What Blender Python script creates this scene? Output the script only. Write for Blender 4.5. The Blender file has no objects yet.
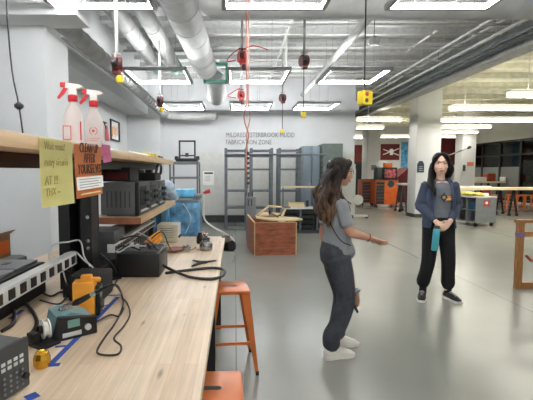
import bpy, bmesh, math, random
from mathutils import Vector, Matrix, Euler
random.seed(7)
R=math.radians; PI=math.pi
col=bpy.context.scene.collection
sc=bpy.context.scene
# ---------------------------------------------------------------- camera
EYE=Vector((0,0,1.55)); F=400.0; CX=235.0
pit=math.atan(29/400)
cam=bpy.data.cameras.new('camera'); co=bpy.data.objects.new('camera',cam); col.objects.link(co)
co.location=EYE; co.rotation_euler=(PI/2-pit,0,0)
cam.sensor_width=36; cam.lens=F/533*36; cam.shift_x=31.5/533; cam.clip_start=.05; cam.clip_end=200
sc.camera=co
def ray(px,py):
    x=(px-CX)/F; u=(200-py)/F
    return Vector((x, math.cos(pit)+u*math.sin(pit), -math.sin(pit)+u*math.cos(pit)))
def PY(px,py,Y): d=ray(px,py); return EYE+d*(Y/d.y)
def PZ(px,py,Z): d=ray(px,py); return EYE+d*((Z-EYE.z)/d.z)
def PX(px,py,X): d=ray(px,py); return EYE+d*(X/d.x)
# ---------------------------------------------------------------- materials
def lin(c):
    return tuple(((v/255)/12.92 if v/255<=.04045 else ((v/255+.055)/1.055)**2.4) for v in c)
def mat(name,rgb,rough=.55,metal=0,var=.06,scale=8,bump=0,emit=None,alpha=None,trans=0,spec=None,stretch=None,bscale=None):
    m=bpy.data.materials.new(name); m.use_nodes=True; nt=m.node_tree; N=nt.nodes; L=nt.links
    b=N['Principled BSDF']; c=lin(rgb)
    b.inputs['Roughness'].default_value=rough; b.inputs['Metallic'].default_value=metal
    if spec is not None: b.inputs['Specular IOR Level'].default_value=spec
    tc=N.new('ShaderNodeTexCoord'); mp=N.new('ShaderNodeMapping'); L.new(tc.outputs['Object'],mp.inputs[0])
    if stretch: mp.inputs['Scale'].default_value=stretch
    no=N.new('ShaderNodeTexNoise'); no.inputs['Scale'].default_value=scale; no.inputs['Detail'].default_value=5; L.new(mp.outputs[0],no.inputs['Vector'])
    cr=N.new('ShaderNodeValToRGB'); e=cr.color_ramp.elements
    e[0].position=.3; e[1].position=.7
    e[0].color=(*[max(0,v*(1-var*2)) for v in c],1); e[1].color=(*[min(1,v*(1+var*2)) for v in c],1)
    L.new(no.outputs['Fac'],cr.inputs[0]); L.new(cr.outputs[0],b.inputs['Base Color'])
    if bump:
        n2=no
        if bscale:
            n2=N.new('ShaderNodeTexNoise'); n2.inputs['Scale'].default_value=bscale; n2.inputs['Detail'].default_value=4; L.new(mp.outputs[0],n2.inputs['Vector'])
        bp=N.new('ShaderNodeBump'); bp.inputs['Strength'].default_value=bump; bp.inputs['Distance'].default_value=.02; L.new(n2.outputs['Fac'],bp.inputs['Height']); L.new(bp.outputs[0],b.inputs['Normal'])
    if emit: b.inputs['Emission Color'].default_value=(*lin(emit[:3]),1); b.inputs['Emission Strength'].default_value=emit[3]
    if trans: b.inputs['Transmission Weight'].default_value=trans; b.inputs['IOR'].default_value=1.3
    if alpha is not None: b.inputs['Alpha'].default_value=alpha
    m['b']=1
    return m
def wood(name,c1,c2,plank=.045,length=1.1,axis='y',rough=.35,grain=.5,knots=False):
    m=bpy.data.materials.new(name); m.use_nodes=True; nt=m.node_tree; N=nt.nodes; L=nt.links; b=N['Principled BSDF']
    b.inputs['Roughness'].default_value=rough
    tc=N.new('ShaderNodeTexCoord'); mp=N.new('ShaderNodeMapping'); L.new(tc.outputs['Object'],mp.inputs[0])
    if axis=='y': mp.inputs['Rotation'].default_value=(0,0,PI/2)
    if axis=='z': mp.inputs['Rotation'].default_value=(0,PI/2,0)
    br=N.new('ShaderNodeTexBrick'); br.inputs['Scale'].default_value=1; br.inputs['Brick Width'].default_value=length; br.inputs['Row Height'].default_value=plank
    br.inputs['Mortar Size'].default_value=.0006; br.offset=.37; br.inputs['Mortar Smooth'].default_value=.5
    br.inputs['Color1'].default_value=(*lin(c1),1); br.inputs['Color2'].default_value=(*lin(c2),1); br.inputs['Mortar'].default_value=(*[v*.6 for v in lin(c2)],1)
    L.new(mp.outputs[0],br.inputs['Vector'])
    m2=N.new('ShaderNodeMapping'); m2.inputs['Scale'].default_value=(3,60,60); L.new(mp.outputs[0],m2.inputs[0])
    no=N.new('ShaderNodeTexNoise'); no.inputs['Scale'].default_value=1; no.inputs['Detail'].default_value=6; L.new(m2.outputs[0],no.inputs['Vector'])
    n3=N.new('ShaderNodeTexNoise'); n3.inputs['Scale'].default_value=3; n3.inputs['Detail'].default_value=6; L.new(mp.outputs[0],n3.inputs['Vector'])
    r=N.new('ShaderNodeMapRange'); r.inputs[1].default_value=.3; r.inputs[2].default_value=.7; r.inputs[3].default_value=1-grain*.4; r.inputs[4].default_value=1.08; L.new(no.outputs['Fac'],r.inputs[0])
    r2=N.new('ShaderNodeMapRange'); r2.inputs[1].default_value=.3; r2.inputs[2].default_value=.7; r2.inputs[3].default_value=1-grain*.3; r2.inputs[4].default_value=1.06; L.new(n3.outputs['Fac'],r2.inputs[0])
    mu=N.new('ShaderNodeMath'); mu.operation='MULTIPLY'; L.new(r.outputs[0],mu.inputs[0]); L.new(r2.outputs[0],mu.inputs[1])
    if knots:
        m4=N.new('ShaderNodeMapping'); m4.inputs['Scale'].default_value=(3,11,6); L.new(mp.outputs[0],m4.inputs[0])
        vo=N.new('ShaderNodeTexVoronoi'); vo.inputs['Scale'].default_value=1; L.new(m4.outputs[0],vo.inputs['Vector'])
        r4=N.new('ShaderNodeMapRange'); r4.inputs[1].default_value=.03; r4.inputs[2].default_value=.13; r4.inputs[3].default_value=.45; r4.inputs[4].default_value=1; L.new(vo.outputs['Distance'],r4.inputs[0])
        mu2=N.new('ShaderNodeMath'); mu2.operation='MULTIPLY'; L.new(mu.outputs[0],mu2.inputs[0]); L.new(r4.outputs[0],mu2.inputs[1]); mu=mu2
    vm=N.new('ShaderNodeVectorMath'); vm.operation='SCALE'; L.new(br.outputs['Color'],vm.inputs[0]); L.new(mu.outputs[0],vm.inputs['Scale']); L.new(vm.outputs[0],b.inputs['Base Color'])
    return m
M={}
def mk(k,*a,**kw): M[k]=mat(k,*a,**kw)
mk('white_wall',(207,209,210),.8,var=.02,scale=2)
mk('white_steel',(205,205,200),.4,var=.03)
mk('ceiling_paint',(198,199,198),.8,var=.06,scale=14,bump=.3)
mk('cream_ceiling',(216,214,196),.8,var=.07,scale=6,bump=.3)
mk('duct_paint',(164,165,163),.6,var=.06,scale=6,bump=.08)
mk('grey_beam',(158,158,155),.6,var=.1,scale=12)
mk('dark_grey',(60,62,64),.45); mk('mid_grey',(120,124,126),.45); mk('rack_grey',(104,112,118),.4,.3,var=.1)
mk('locker_blue',(128,142,152),.45,.2,var=.06,scale=4,stretch=(1,1,.2)); mk('cabinet_green',(104,116,112),.5,.1)
mk('black',(20,20,21),.4); mk('black_matte',(26,26,27),.75); mk('black_glass',(12,13,14),.08)
mk('rubber',(18,18,18),.7)
mk('panel_grey',(112,114,116),.5); mk('scope_grey',(92,94,95),.5); mk('pale_grey',(196,198,197),.45); mk('case_grey',(98,100,101),.6,bump=.1)
mk('orange_steel',(205,112,52),.28,.15,var=.05); mk('orange_cab',(222,104,38),.35); mk('tool_orange',(238,158,44),.5,var=.08)
mk('yellow',(232,204,40),.4); mk('reel_red',(84,18,24),.4); mk('bright_red',(196,48,44),.4); mk('hose_red',(178,116,106),.5); mk('hose_pink',(190,150,140),.5)
mk('spray_red',(206,34,44),.35); mk('spray_white',(236,234,230),.4)
mk('bottle_plastic',(236,226,222),.35,trans=.25,var=.03); mk('print_pink',(226,120,120),.6)
mk('yellow_paper',(236,230,160),.8,var=.03); mk('orange_paper',(226,142,84),.8,var=.03); mk('pink_paper',(222,128,170),.8,var=.1,scale=60); mk('white_paper',(238,238,234),.8,var=.02)
mk('ink_brown',(96,60,40),.8); mk('ink_pencil',(176,158,96),.8); mk('ink_grey',(130,132,134),.7)
mk('cardboard',(150,120,86),.8); mk('blue_tape',(40,74,158),.6,var=.1,scale=30)
mk('gold',(222,170,60),.22,.9); mk('steel',(150,152,152),.25,.9,var=.1); mk('chrome',(200,200,202),.15,1)
mk('teal_plastic',(120,160,166),.45); mk('teal_bottle',(76,166,182),.3); mk('teal_seal',(90,160,140),.5)
mk('blue_plastic',(96,150,186),.25,var=.3,scale=9,bump=.8,bscale=14); mk('blue_dark',(34,78,112),.5); mk('blue_pack',(96,176,216),.4,var=.2,scale=12); mk('silver_plastic',(170,190,206),.2,var=.2,scale=10,bump=.8)
mk('red_crate',(150,62,44),.5,var=.15); mk('beige_case',(196,192,170),.5); mk('cloth_pink',(150,110,96),.9,bump=.4)
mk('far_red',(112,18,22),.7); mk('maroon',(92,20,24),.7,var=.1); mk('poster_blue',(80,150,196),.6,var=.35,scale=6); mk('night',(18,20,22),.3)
mk('navy',(34,52,72),.5); mk('sign_orange',(210,120,80),.6)
mk('denim',(60,63,70),.85,var=.14,scale=14,bump=.3,bscale=30); mk('tee_grey',(138,141,145),.9,var=.06,scale=10,bump=.35,bscale=12); mk('tee_dark_grey',(112,116,122),.9,var=.06,scale=10,bump=.3,bscale=12)
mk('hoodie_blue',(64,72,92),.9,var=.08,scale=12,bump=.4,bscale=12); mk('trouser_black',(16,16,18),.9,var=.1,bump=.3,bscale=16); mk('sock',(20,20,22),.9)
mk('skin_a',(196,146,122),.5,var=.05,scale=9); mk('skin_b',(224,184,160),.5,var=.05,scale=9); mk('lips',(170,88,84),.5); mk('eye_white',(225,222,218),.3); mk('eye_dark',(26,18,16),.2)
mk('hair_black',(20,17,17),.5,var=.3,scale=7,stretch=(9,9,.6),bump=.9,spec=.25)
mk('shoe_white',(222,218,210),.6,var=.04); mk('shoe_black',(30,30,30),.6,var=.2,scale=40); mk('print_orange',(230,160,90),.8)
mk('lamp_body',(160,161,160),.6); mk('lamp_glow',(255,255,255),.5,emit=(248,249,250,23)); mk('added_up_glow',(255,255,255),.5,emit=(248,249,250,6)); mk('linear_glow',(230,230,220),.5,emit=(255,250,232,.27)); mk('linear_up',(255,255,255),.5,emit=(255,248,228,5)); mk('linear_down',(255,255,255),.5,emit=(255,250,236,22))
mk('screen_glow',(120,160,150),.2); mk('yellow_bag',(226,204,90),.5,var=.2,bump=.5); mk('plywood_red',(150,84,56),.5,var=.22,scale=5,stretch=(1,1,4)); mk('plywood_edge',(206,176,132),.6)
mk('pale_wood',(222,200,158),.55,var=.06,stretch=(1,8,8)); mk('honey_wood',(150,104,58),.5,var=.14,stretch=(8,8,1)); mk('purple',(110,96,150),.6)
M['maple']=wood('maple',(228,206,178),(216,190,160),grain=.35,knots=True); M['maple_x']=wood('maple_x',(224,204,160),(212,188,140),axis='x',plank=.04)
M['shelf_wood']=wood('shelf_wood',(216,184,142),(198,160,116),plank=.05); M['end_grain']=mat('end_grain',(150,92,66),.5,var=.12,scale=20)
# brown hair with lighter ends (a colour the hair really has, by its height)
def hairmat():
    m=mat('hair_brown',(34,24,21),.5,spec=.25,var=.3,scale=7,stretch=(9,9,.6),bump=.9); nt=m.node_tree; N=nt.nodes; L=nt.links
    cr=[n for n in N if n.type=='VALTORGB'][0]; b=N['Principled BSDF']
    g=N.new('ShaderNodeNewGeometry'); sp=N.new('ShaderNodeSeparateXYZ'); L.new(g.outputs['Position'],sp.inputs[0])
    mr=N.new('ShaderNodeMapRange'); mr.inputs[1].default_value=1.50; mr.inputs[2].default_value=1.22; mr.inputs[3].default_value=0; mr.inputs[4].default_value=1; L.new(sp.outputs['Z'],mr.inputs[0])
    r2=N.new('ShaderNodeValToRGB'); r2.color_ramp.elements[0].position=.35; r2.color_ramp.elements[0].color=(*lin((46,32,26)),1); r2.color_ramp.elements[1].position=.65; r2.color_ramp.elements[1].color=(*lin((122,92,68)),1)
    no=[n for n in N if n.type=='TEX_NOISE'][0]; L.new(no.outputs['Fac'],r2.inputs[0])
    mx=N.new('ShaderNodeMix'); mx.data_type='RGBA'; L.new(mr.outputs[0],mx.inputs[0]); L.new(cr.outputs[0],mx.inputs[6]); L.new(r2.outputs[0],mx.inputs[7]); L.new(mx.outputs[2],b.inputs['Base Color'])
    return m
M['hair_brown']=hairmat()
def floormat():
    m=bpy.data.materials.new('polished_concrete'); m.use_nodes=True; nt=m.node_tree; N=nt.nodes; L=nt.links; b=N['Principled BSDF']
    tc=N.new('ShaderNodeTexCoord')
    n1=N.new('ShaderNodeTexNoise'); n1.inputs['Scale'].default_value=.5; n1.inputs['Detail'].default_value=3; n1.inputs['Roughness'].default_value=.5; L.new(tc.outputs['Object'],n1.inputs['Vector'])
    cr=N.new('ShaderNodeValToRGB'); e=cr.color_ramp.elements; e[0].position=.3; e[1].position=.72; e[0].color=(*lin((134,135,128)),1); e[1].color=(*lin((150,150,142)),1); L.new(n1.outputs['Fac'],cr.inputs[0])
    mp=N.new('ShaderNodeMapping'); mp.inputs['Location'].default_value=(-.01,11,0); L.new(tc.outputs['Object'],mp.inputs[0])
    br=N.new('ShaderNodeTexBrick'); br.offset=0; br.inputs['Scale'].default_value=1; br.inputs['Brick Width'].default_value=3.27; br.inputs['Row Height'].default_value=50; br.inputs['Mortar Size'].default_value=.006
    br.inputs['Color1'].default_value=br.inputs['Color2'].default_value=(1,1,1,1); br.inputs['Mortar'].default_value=(.55,.55,.55,1); L.new(mp.outputs[0],br.inputs['Vector'])
    mx=N.new('ShaderNodeMix'); mx.data_type='RGBA'; mx.blend_type='MULTIPLY'; mx.inputs[0].default_value=1; L.new(cr.outputs[0],mx.inputs[6]); L.new(br.outputs['Color'],mx.inputs[7]); L.new(mx.outputs[2],b.inputs['Base Color'])
    r=N.new('ShaderNodeMapRange'); r.inputs[3].default_value=.22; r.inputs[4].default_value=.32; L.new(n1.outputs['Fac'],r.inputs[0]); b.inputs['Roughness'].default_value=.24
    b.inputs['Specular IOR Level'].default_value=.6
    return m
M['floor']=floormat()
# ---------------------------------------------------------------- mesh builder
W={}
class B:
    def __init__(s,X=None): s.bm=bmesh.new(); s.X=X or Matrix.Identity(4)
    def _t(s,vs):
        for v in vs: v.co=s.X@v.co
    def box(s,lo,hi,rot=None,bev=0):
        lo=Vector(lo); hi=Vector(hi); c=(lo+hi)/2; d=hi-lo
        t=bmesh.new(); bmesh.ops.create_cube(t,size=1)
        for v in t.verts: v.co=Vector((v.co.x*d.x,v.co.y*d.y,v.co.z*d.z))
        if bev: bmesh.ops.bevel(t,geom=t.edges[:],offset=min(bev,min(abs(d.x),abs(d.y),abs(d.z))*.45),segments=2,affect='EDGES',profile=.6)
        mm=Matrix.Translation(c)@(rot.to_4x4() if rot else Matrix.Identity(4))
        s._merge(t,mm); return s
    def _merge(s,t,mm=None):
        mp={}
        for v in t.verts: mp[v]=s.bm.verts.new(s.X@((mm@v.co) if mm else v.co))
        for f in t.faces:
            try: s.bm.faces.new([mp[v] for v in f.verts])
            except ValueError: pass
        t.free()
    def cyl(s,a,b,r,r2=None,n=16,cap=True):
        a=Vector(a); b=Vector(b); r2=r if r2 is None else r2; d=b-a; q=d.to_track_quat('Z','Y').to_matrix()
        A=[];Bv=[]
        for i in range(n):
            w=2*PI*i/n; u=q@Vector((math.cos(w),math.sin(w),0))
            A.append(s.bm.verts.new(s.X@(a+u*r))); Bv.append(s.bm.verts.new(s.X@(b+u*r2)))
        for i in range(n): s.bm.faces.new([A[i],A[(i+1)%n],Bv[(i+1)%n],Bv[i]])
        if cap: s.bm.faces.new(A[::-1]); s.bm.faces.new(Bv)
        return s
    def lathe(s,prof,c=(0,0,0),axis=(0,0,1),n=20):
        c=Vector(c); q=Vector(axis).to_track_quat('Z','Y').to_matrix(); rings=[]
        for r,z in prof:
            if r<1e-5: rings.append([s.bm.verts.new(s.X@(c+q@Vector((0,0,z))))])
            else: rings.append([s.bm.verts.new(s.X@(c+q@Vector((r*math.cos(2*PI*i/n),r*math.sin(2*PI*i/n),z)))) for i in range(n)])
        for a,b in zip(rings,rings[1:]):
            for i in range(n):
                j=(i+1)%n
                if len(a)==1 and len(b)==1: continue
                if len(a)==1: s.bm.faces.new([a[0],b[j],b[i]])
                elif len(b)==1: s.bm.faces.new([a[i],a[j],b[0]])
                else: s.bm.faces.new([a[i],a[j],b[j],b[i]])
        if len(rings[0])>1: s.bm.faces.new(rings[0][::-1])
        if len(rings[-1])>1: s.bm.faces.new(rings[-1])
        return s
    def tube(s,pts,r,n=8,side=None,k=4,smooth=True):
        """swept tube; r: number, list of numbers or list of (a,b)"""
        pts=[Vector(p) for p in pts]; m=len(pts)
        if not isinstance(r,(list,tuple)): r=[r]*m
        rr=[(x,x) if not isinstance(x,(tuple,list)) else x for x in r]
        if smooth and m>2:
            P=[];Q=[]
            for i in range(m-1):
                p0=pts[max(i-1,0)];p1=pts[i];p2=pts[i+1];p3=pts[min(i+2,m-1)]
                for j in range(k):
                    t=j/k
                    P.append(.5*((2*p1)+(p2-p0)*t+(2*p0-5*p1+4*p2-p3)*t*t+(3*p1-p0-3*p2+p3)*t**3))
                    Q.append(tuple(rr[i][c]*(1-t)+rr[i+1][c]*t for c in (0,1)))
            P.append(pts[-1]);Q.append(rr[-1]); pts,rr=P,Q; m=len(pts)
        tg=[(pts[min(i+1,m-1)]-pts[max(i-1,0)]).normalized() for i in range(m)]
        sd=Vector(side) if side is not None else (Vector((1,0,0)) if abs(tg[0].x)<.9 else Vector((0,1,0)))
        sets=[]; mr=lambda q:(q[0]+q[1])/2
        sets.append((pts[0]-tg[0]*mr(rr[0])*.55,tg[0],(rr[0][0]*.6,rr[0][1]*.6)))
        for i in range(m): sets.append((pts[i],tg[i],rr[i]))
        sets.append((pts[-1]+tg[-1]*mr(rr[-1])*.55,tg[-1],(rr[-1][0]*.6,rr[-1][1]*.6)))
        rings=[]; cur=sd
        for p,t,q in sets:
            base=sd if side is not None else cur
            a=(base-t*base.dot(t))
            if a.length<1e-4: a=t.orthogonal()
            a.normalize(); cur=a; b=t.cross(a)
            rings.append([s.bm.verts.new(s.X@(p+a*math.cos(2*PI*i/n)*q[0]+b*math.sin(2*PI*i/n)*q[1])) for i in range(n)])
        for a,b in zip(rings,rings[1:]):
            for i in range(n): s.bm.faces.new([a[i],a[(i+1)%n],b[(i+1)%n],b[i]])
        s.bm.faces.new(rings[0][::-1]); s.bm.faces.new(rings[-1])
        return s
    def ell(s,c,rad,rot=None,n=16):
        t=bmesh.new(); bmesh.ops.create_uvsphere(t,u_segments=n,v_segments=max(6,n//2),radius=1)
        mm=Matrix.Translation(Vector(c))@(rot.to_4x4() if rot else Matrix.Identity(4))@Matrix.Diagonal((*rad,1))
        s._merge(t,mm); return s
    def prism(s,poly,d):
        """polygon (3d points) extruded by vector d"""
        d=Vector(d); a=[s.bm.verts.new(s.X@Vector(p)) for p in poly]; b=[s.bm.verts.new(s.X@(Vector(p)+d)) for p in poly]; n=len(a)
        s.bm.faces.new(a[::-1]); s.bm.faces.new(b)
        for i in range(n): s.bm.faces.new([a[i],a[(i+1)%n],b[(i+1)%n],b[i]])
        return s
    def arc(s,c,R_,r,a0,a1,ax=(1,0,0),ay=(0,0,1),n=16):
        ax=Vector(ax);ay=Vector(ay); c=Vector(c)
        return s.tube([c+ax*R_*math.cos(a0+(a1-a0)*i/n)+ay*R_*math.sin(a0+(a1-a0)*i/n) for i in range(n+1)],r,smooth=False)
    def fin(s,name,m,parent=None,smooth=None,origin=None,label=None,cat=None,group=None,kind=None):
        bmesh.ops.recalc_face_normals(s.bm,faces=s.bm.faces[:])
        me=bpy.data.meshes.new(name); 
        s.bm.to_mesh(me); s.bm.free()
        return link(name,me,m,parent,smooth,origin,label,cat,group,kind)
def link(name,me,m,parent=None,smooth=None,origin=None,label=None,cat=None,group=None,kind=None):
    o=bpy.data.objects.new(name,me); col.objects.link(o)
    if parent is not None:
        me.transform(W[parent].inverted()); o.parent=parent; W[o]=W[parent]
    else:
        if origin is None:
            cs=[v.co for v in me.vertices]
            origin=Vector(((min(c.x for c in cs)+max(c.x for c in cs))/2,(min(c.y for c in cs)+max(c.y for c in cs))/2,min(c.z for c in cs)))
            if kind=='structure': origin=Vector((0,0,0))
        T=Matrix.Translation(Vector(origin)); me.transform(T.inverted()); o.location=origin; W[o]=T
    me.materials.append(M[m] if isinstance(m,str) else m)
    if smooth is None: smooth=True
    if smooth:
        for p in me.polygons: p.use_smooth=True
        try: me.set_sharp_from_angle(angle=R(38))
        except Exception: pass
    if label: o['label']=label
    if cat: o['category']=cat
    if group: o['group']=group
    if kind: o['kind']=kind
    return o
def thing(name,label,cat,loc=(0,0,0),rz=0,group=None,kind=None):
    o=bpy.data.objects.new(name,None); col.objects.link(o); o.location=loc; o.rotation_euler=(0,0,rz); o.empty_display_size=.05
    W[o]=Matrix.Translation(Vector(loc))@Matrix.Rotation(rz,4,'Z')
    if kind: o['kind']=kind
    else: o['label']=label; o['category']=cat
    if group: o['group']=group
    return o
def dup(root,loc,rz=None,label=None,group=None):
    def cp(o,par):
        c=o.copy(); col.objects.link(c); c.parent=par
        for ch in list(o.children): cp(ch,c)
        return c
    kids=list(root.children); r=root.copy(); col.objects.link(r); r.location=loc
    if rz is not None: r.rotation_euler=(0,0,rz)
    for ch in kids: cp(ch,r)
    W[r]=Matrix.Translation(Vector(loc))@Matrix.Rotation(r.rotation_euler.z,4,'Z')
    if label: r['label']=label
    if group: r['group']=group
    return r
def text(body,size,T,m,name,parent=None,extrude=.001,align='LEFT',sx=1,**kw):
    cu=bpy.data.curves.new('t','FONT'); cu.body=body; cu.size=size; cu.extrude=extrude; cu.align_x=align; cu.resolution_u=2
    o=bpy.data.objects.new('t',cu); col.objects.link(o); dg=bpy.context.evaluated_depsgraph_get(); dg.update()
    me=bpy.data.meshes.new_from_object(o.evaluated_get(dg)); bpy.data.objects.remove(o); me.name=name
    me.materials.clear(); me.transform(T@Matrix.Diagonal((sx,1,1,1)))
    return link(name,me,m,parent,smooth=False,**kw)
def frame(o,x,y):
    """matrix with origin o, local x axis x, local y axis y"""
    x=Vector(x).normalized(); y=Vector(y).normalized(); z=x.cross(y)
    return Matrix.Translation(Vector(o))@Matrix((x,y,z)).transposed().to_4x4()
def remesh(b,name,voxel=.006,it=3):
    bmesh.ops.recalc_face_normals(b.bm,faces=b.bm.faces[:])
    me=bpy.data.meshes.new(name); b.bm.to_mesh(me); b.bm.free()
    o=bpy.data.objects.new('t',me); col.objects.link(o)
    r=o.modifiers.new('r','REMESH'); r.mode='VOXEL'; r.voxel_size=voxel
    if it: s=o.modifiers.new('s','SMOOTH'); s.factor=.5; s.iterations=it
    dg=bpy.context.evaluated_depsgraph_get(); dg.update()
    out=bpy.data.meshes.new_from_object(o.evaluated_get(dg)); bpy.data.objects.remove(o); out.name=name
    return out
# ================================================================ setting
def S(name,b,m): return b.fin(name,m,kind='structure',smooth=False)
XL=-3.05; XR=13.4; YB=12.0; YF=24.0; YN=-4.0; ZC=4.35
S('floor',B().box((XL,YN,-.1),(XR+2,YF,0)),'floor')
b=B().box((XL,YN,ZC),(5.0,YF,ZC+.1))
y=YN+.3
while y<YF: b.box((XL,y,ZC-.09),(4.9,y+.14,ZC+.01)); y+=.62
S('ceiling',b,'ceiling_paint')
b=B().box((5.0,YN,4.35),(XR+2,YF,4.45))
y=YN+.3
while y<YF: b.box((5.0,y,4.2),(XR,y+.2,4.36)); y+=1.1
S('ceiling',b,'cream_ceiling')
S('wall_left',B().box((XL-.15,YN,0),(XL,YF,ZC)),'white_wall')
wb=PY(354,171,YB).x
S('wall_back',B().box((XL,YB,0),(wb,YB+.25,ZC)),'white_wall')
S('wall_front',B().box((XL,YN-.15,0),(XR+2,YN,4.45)),'white_wall')
xr=PY(160,171,11.4).x
S('wall_left_return',B().box((XL,11.4,0),(xr,YB,ZC)),'white_wall')
S('wall_far',B().box((wb,YF,0),(XR+2,YF+.2,4.45)),'white_wall')
# long gypsum soffit along the left wall, and the boxed bulkhead that ends over the near pillar
S('wall_soffit_left',B().box((XL,5.2,3.12),(-2.45,11.4,ZC)),'white_wall')
S('trim_1',B().box((-3.04,4.2,3.14),(-1.62,4.6,ZC)),'white_wall')
S('wall_pillar_left',B().box((-3.04,4.5,0),(-2.09,5.12,3.14)),'white_wall')
S('trim_2',B().box((xr,YB-.35,3.3),(wb,YB,3.55)),'white_wall')
S('baseboard_back',B().box((xr,YB-.02,0),(wb,YB,.22)),'dark_grey')
# wall boards below, with a seam at 0.9 m
b=B()
for x0,x1 in ((PY(197,171,YB).x,-.05),(-.04,1.2),(1.21,2.4),(2.41,wb)):
    b.box((x0,YB-.012,.23),(x1,YB-.001,.885)); b.box((x0,YB-.012,.895),(x1,YB-.001,2.1))
S('trim_3',b,'white_steel')
# pillars of the open area on the right
def pillar(name,px0,px1,Y,dep,zt=4.4):
    a=PY(px0,171,Y).x; c=PY(px1,171,Y).x
    S(name,B().box((a,Y,0),(c,Y+dep,zt)),'white_wall'); return a,c
pa=pillar('wall_pillar_center',416,440,13.3,.62)
S('baseboard_center',B().box((pa[0]-.02,13.28,0),(pa[1]+.02,13.95,.12)),'dark_grey')
pb=pillar('wall_pillar_far',367.5,380,19.5,.9)
pc=pillar('wall_pillar_right',461.5,475,18.5,.6)
# beam and grey bulkhead between the two ceilings
b=B().box((4.80,YN,3.60),(5.1,YF,3.64)).box((4.80,YN,3.86),(5.1,YF,3.90)).box((4.93,YN,3.64),(4.97,YF,3.86))
S('trim_4',b,'grey_beam'); S('trim_5',B().box((4.92,YN,3.9),(5.0,YF,ZC+.05)),'grey_beam')
# glazed wall on the far right, dark room behind it
zt=3.05; y0,y1=13.0,23.2
b=B().box((XR,YN,0),(XR+.2,y0,4.45)).box((XR,y1,0),(XR+.2,YF,4.45)).box((XR,y0,zt),(XR+.2,y1,4.45)).box((XR,y0,0),(XR+.2,y1,.1))
S('wall_right',b,'white_wall')
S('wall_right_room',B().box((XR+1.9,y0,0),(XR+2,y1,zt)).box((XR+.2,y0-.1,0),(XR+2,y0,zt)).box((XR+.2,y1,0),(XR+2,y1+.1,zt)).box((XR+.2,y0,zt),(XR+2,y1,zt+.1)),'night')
win=thing('window_1',None,None,(XR,y0,0),kind='structure')
b=B(); n=7
for i in range(n+1):
    y=y0+(y1-y0)*i/n; b.box((XR-.04,y-.05,.1),(XR+.08,y+.05,zt))
b.box((XR-.04,y0,zt-.1),(XR+.08,y1,zt)); b.box((XR-.04,y0,2.3),(XR+.08,y1,2.38)); b.box((XR-.04,y0,.1),(XR+.08,y1,.2))
b.fin('window_frame','black',win,smooth=False)
M['glass']=mat('glass',(200,210,210),.03,trans=1,var=0); M['frost']=mat('frost',(120,124,124),.6,var=.03)
B().box((XR+.01,y0,.2),(XR+.03,y1,zt-.1)).fin('pane','glass',win,smooth=False)
b=B()
for i in (4,5,6):
    b.box((XR-.005,y0+(y1-y0)*i/n+.06,.2),(XR+.005,y0+(y1-y0)*(i+1)/n-.06,1.75))
b.fin('frosted_film','frost',win,smooth=False)
# far wall: maroon stretches of paint and doorway
def onwall(px0,py0,px1,py1,Y,t=.03):
    a=PY(px0,py1,Y); c=PY(px1,py0,Y); return (a.x,Y-t,a.z),(c.x,Y,c.z)
S('trim_6',B().box(*onwall(354,145,363,164,23.98)),'maroon')
S('trim_7',B().box(*onwall(438,133,462,165,23.98)),'maroon')
dr=thing('door_1',None,None,(0,23.97,0),kind='structure')
a,c=onwall(355,164,362,190,23.97); B().box((a[0],a[1],0),(c[0],c[1],2.1)).fin('door_leaf','night',dr,smooth=False)
B().cyl((c[0]-.12,a[1]-.05,1.05),(c[0]-.12,a[1],1.05),.03).fin('door_handle','steel',dr)

# ================================================================ ceiling services
def ring_light(cx,yf,w=1.06,d=1.08,z=3.2,label='',glow='lamp_glow'):
    t=thing('ceiling_light',label,'ceiling light',(cx,yf-d/2,z),group='square glowing ring lights')
    x0,x1,y0,y1=cx-w/2,cx+w/2,yf-d,yf; k=.045; h=.055
    B().box((x0,y0,z),(x1,y0+k,z+h)).box((x0,y1-k,z),(x1,y1,z+h)).box((x0,y0+k,z),(x0+k,y1-k,z+h)).box((x1-k,y0+k,z),(x1,y1-k,z+h)).fin('frame','lamp_body',t,smooth=False)
    e=.004; g=B()
    g.box((x0+k,y1-k-e,z+.002),(x1-k,y1-k,z+h-.002)).box((x0+k,y0+k,z+.002),(x1-k,y0+k+e,z+h-.002))
    g.box((x0+k,y0+k+e,z+.002),(x0+k+e,y1-k-e,z+h-.002)).box((x1-k-e,y0+k+e,z+.002),(x1-k,y1-k-e,z+h-.002))
    g.fin('diffuser',glow,t,smooth=False)
    B().box((x0+.006,y1-k+.006,z+h),(x1-.006,y1-.006,z+h+.0006)).box((x0+.006,y0+.006,z+h),(x1-.006,y0+k-.006,z+h+.0006)).fin('unseen_uplight','added_up_glow',t,smooth=False)  # glowing strips added on the hidden bar tops to brighten the ceiling
    for sy in (y0+.02,y1-.02):
        B().box((cx-.23,sy-.01,z+h+.003),(cx+.21,sy+.01,z+h+.02)).fin('hanger_bar','lamp_body',t,smooth=False)
        for sx in (cx-.225,cx+.205): B().cyl((sx,sy,z+h+.02),(sx,sy,ZC-.05),.004,n=6).fin('hanger','lamp_body',t)
    return t
cols=((-1.33,'left'),(.40,'middle'),(2.07,'right')); rows=((-2.75,'added rearmost'),(.75,'unseen overhead'),(4.26,'nearest'),(7.77,'second'),(11.0,'third'))  # rearmost and overhead rows are unseen, added to light front and bench
for yf,rn in rows:
    for cx,cn in cols:
        ring_light(cx,yf,label=f'{cn} square glowing ring light in the {rn} row of the ceiling' if rn!='nearest' else f'{cn} one of the big square ring lights cut by the photo top')
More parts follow.
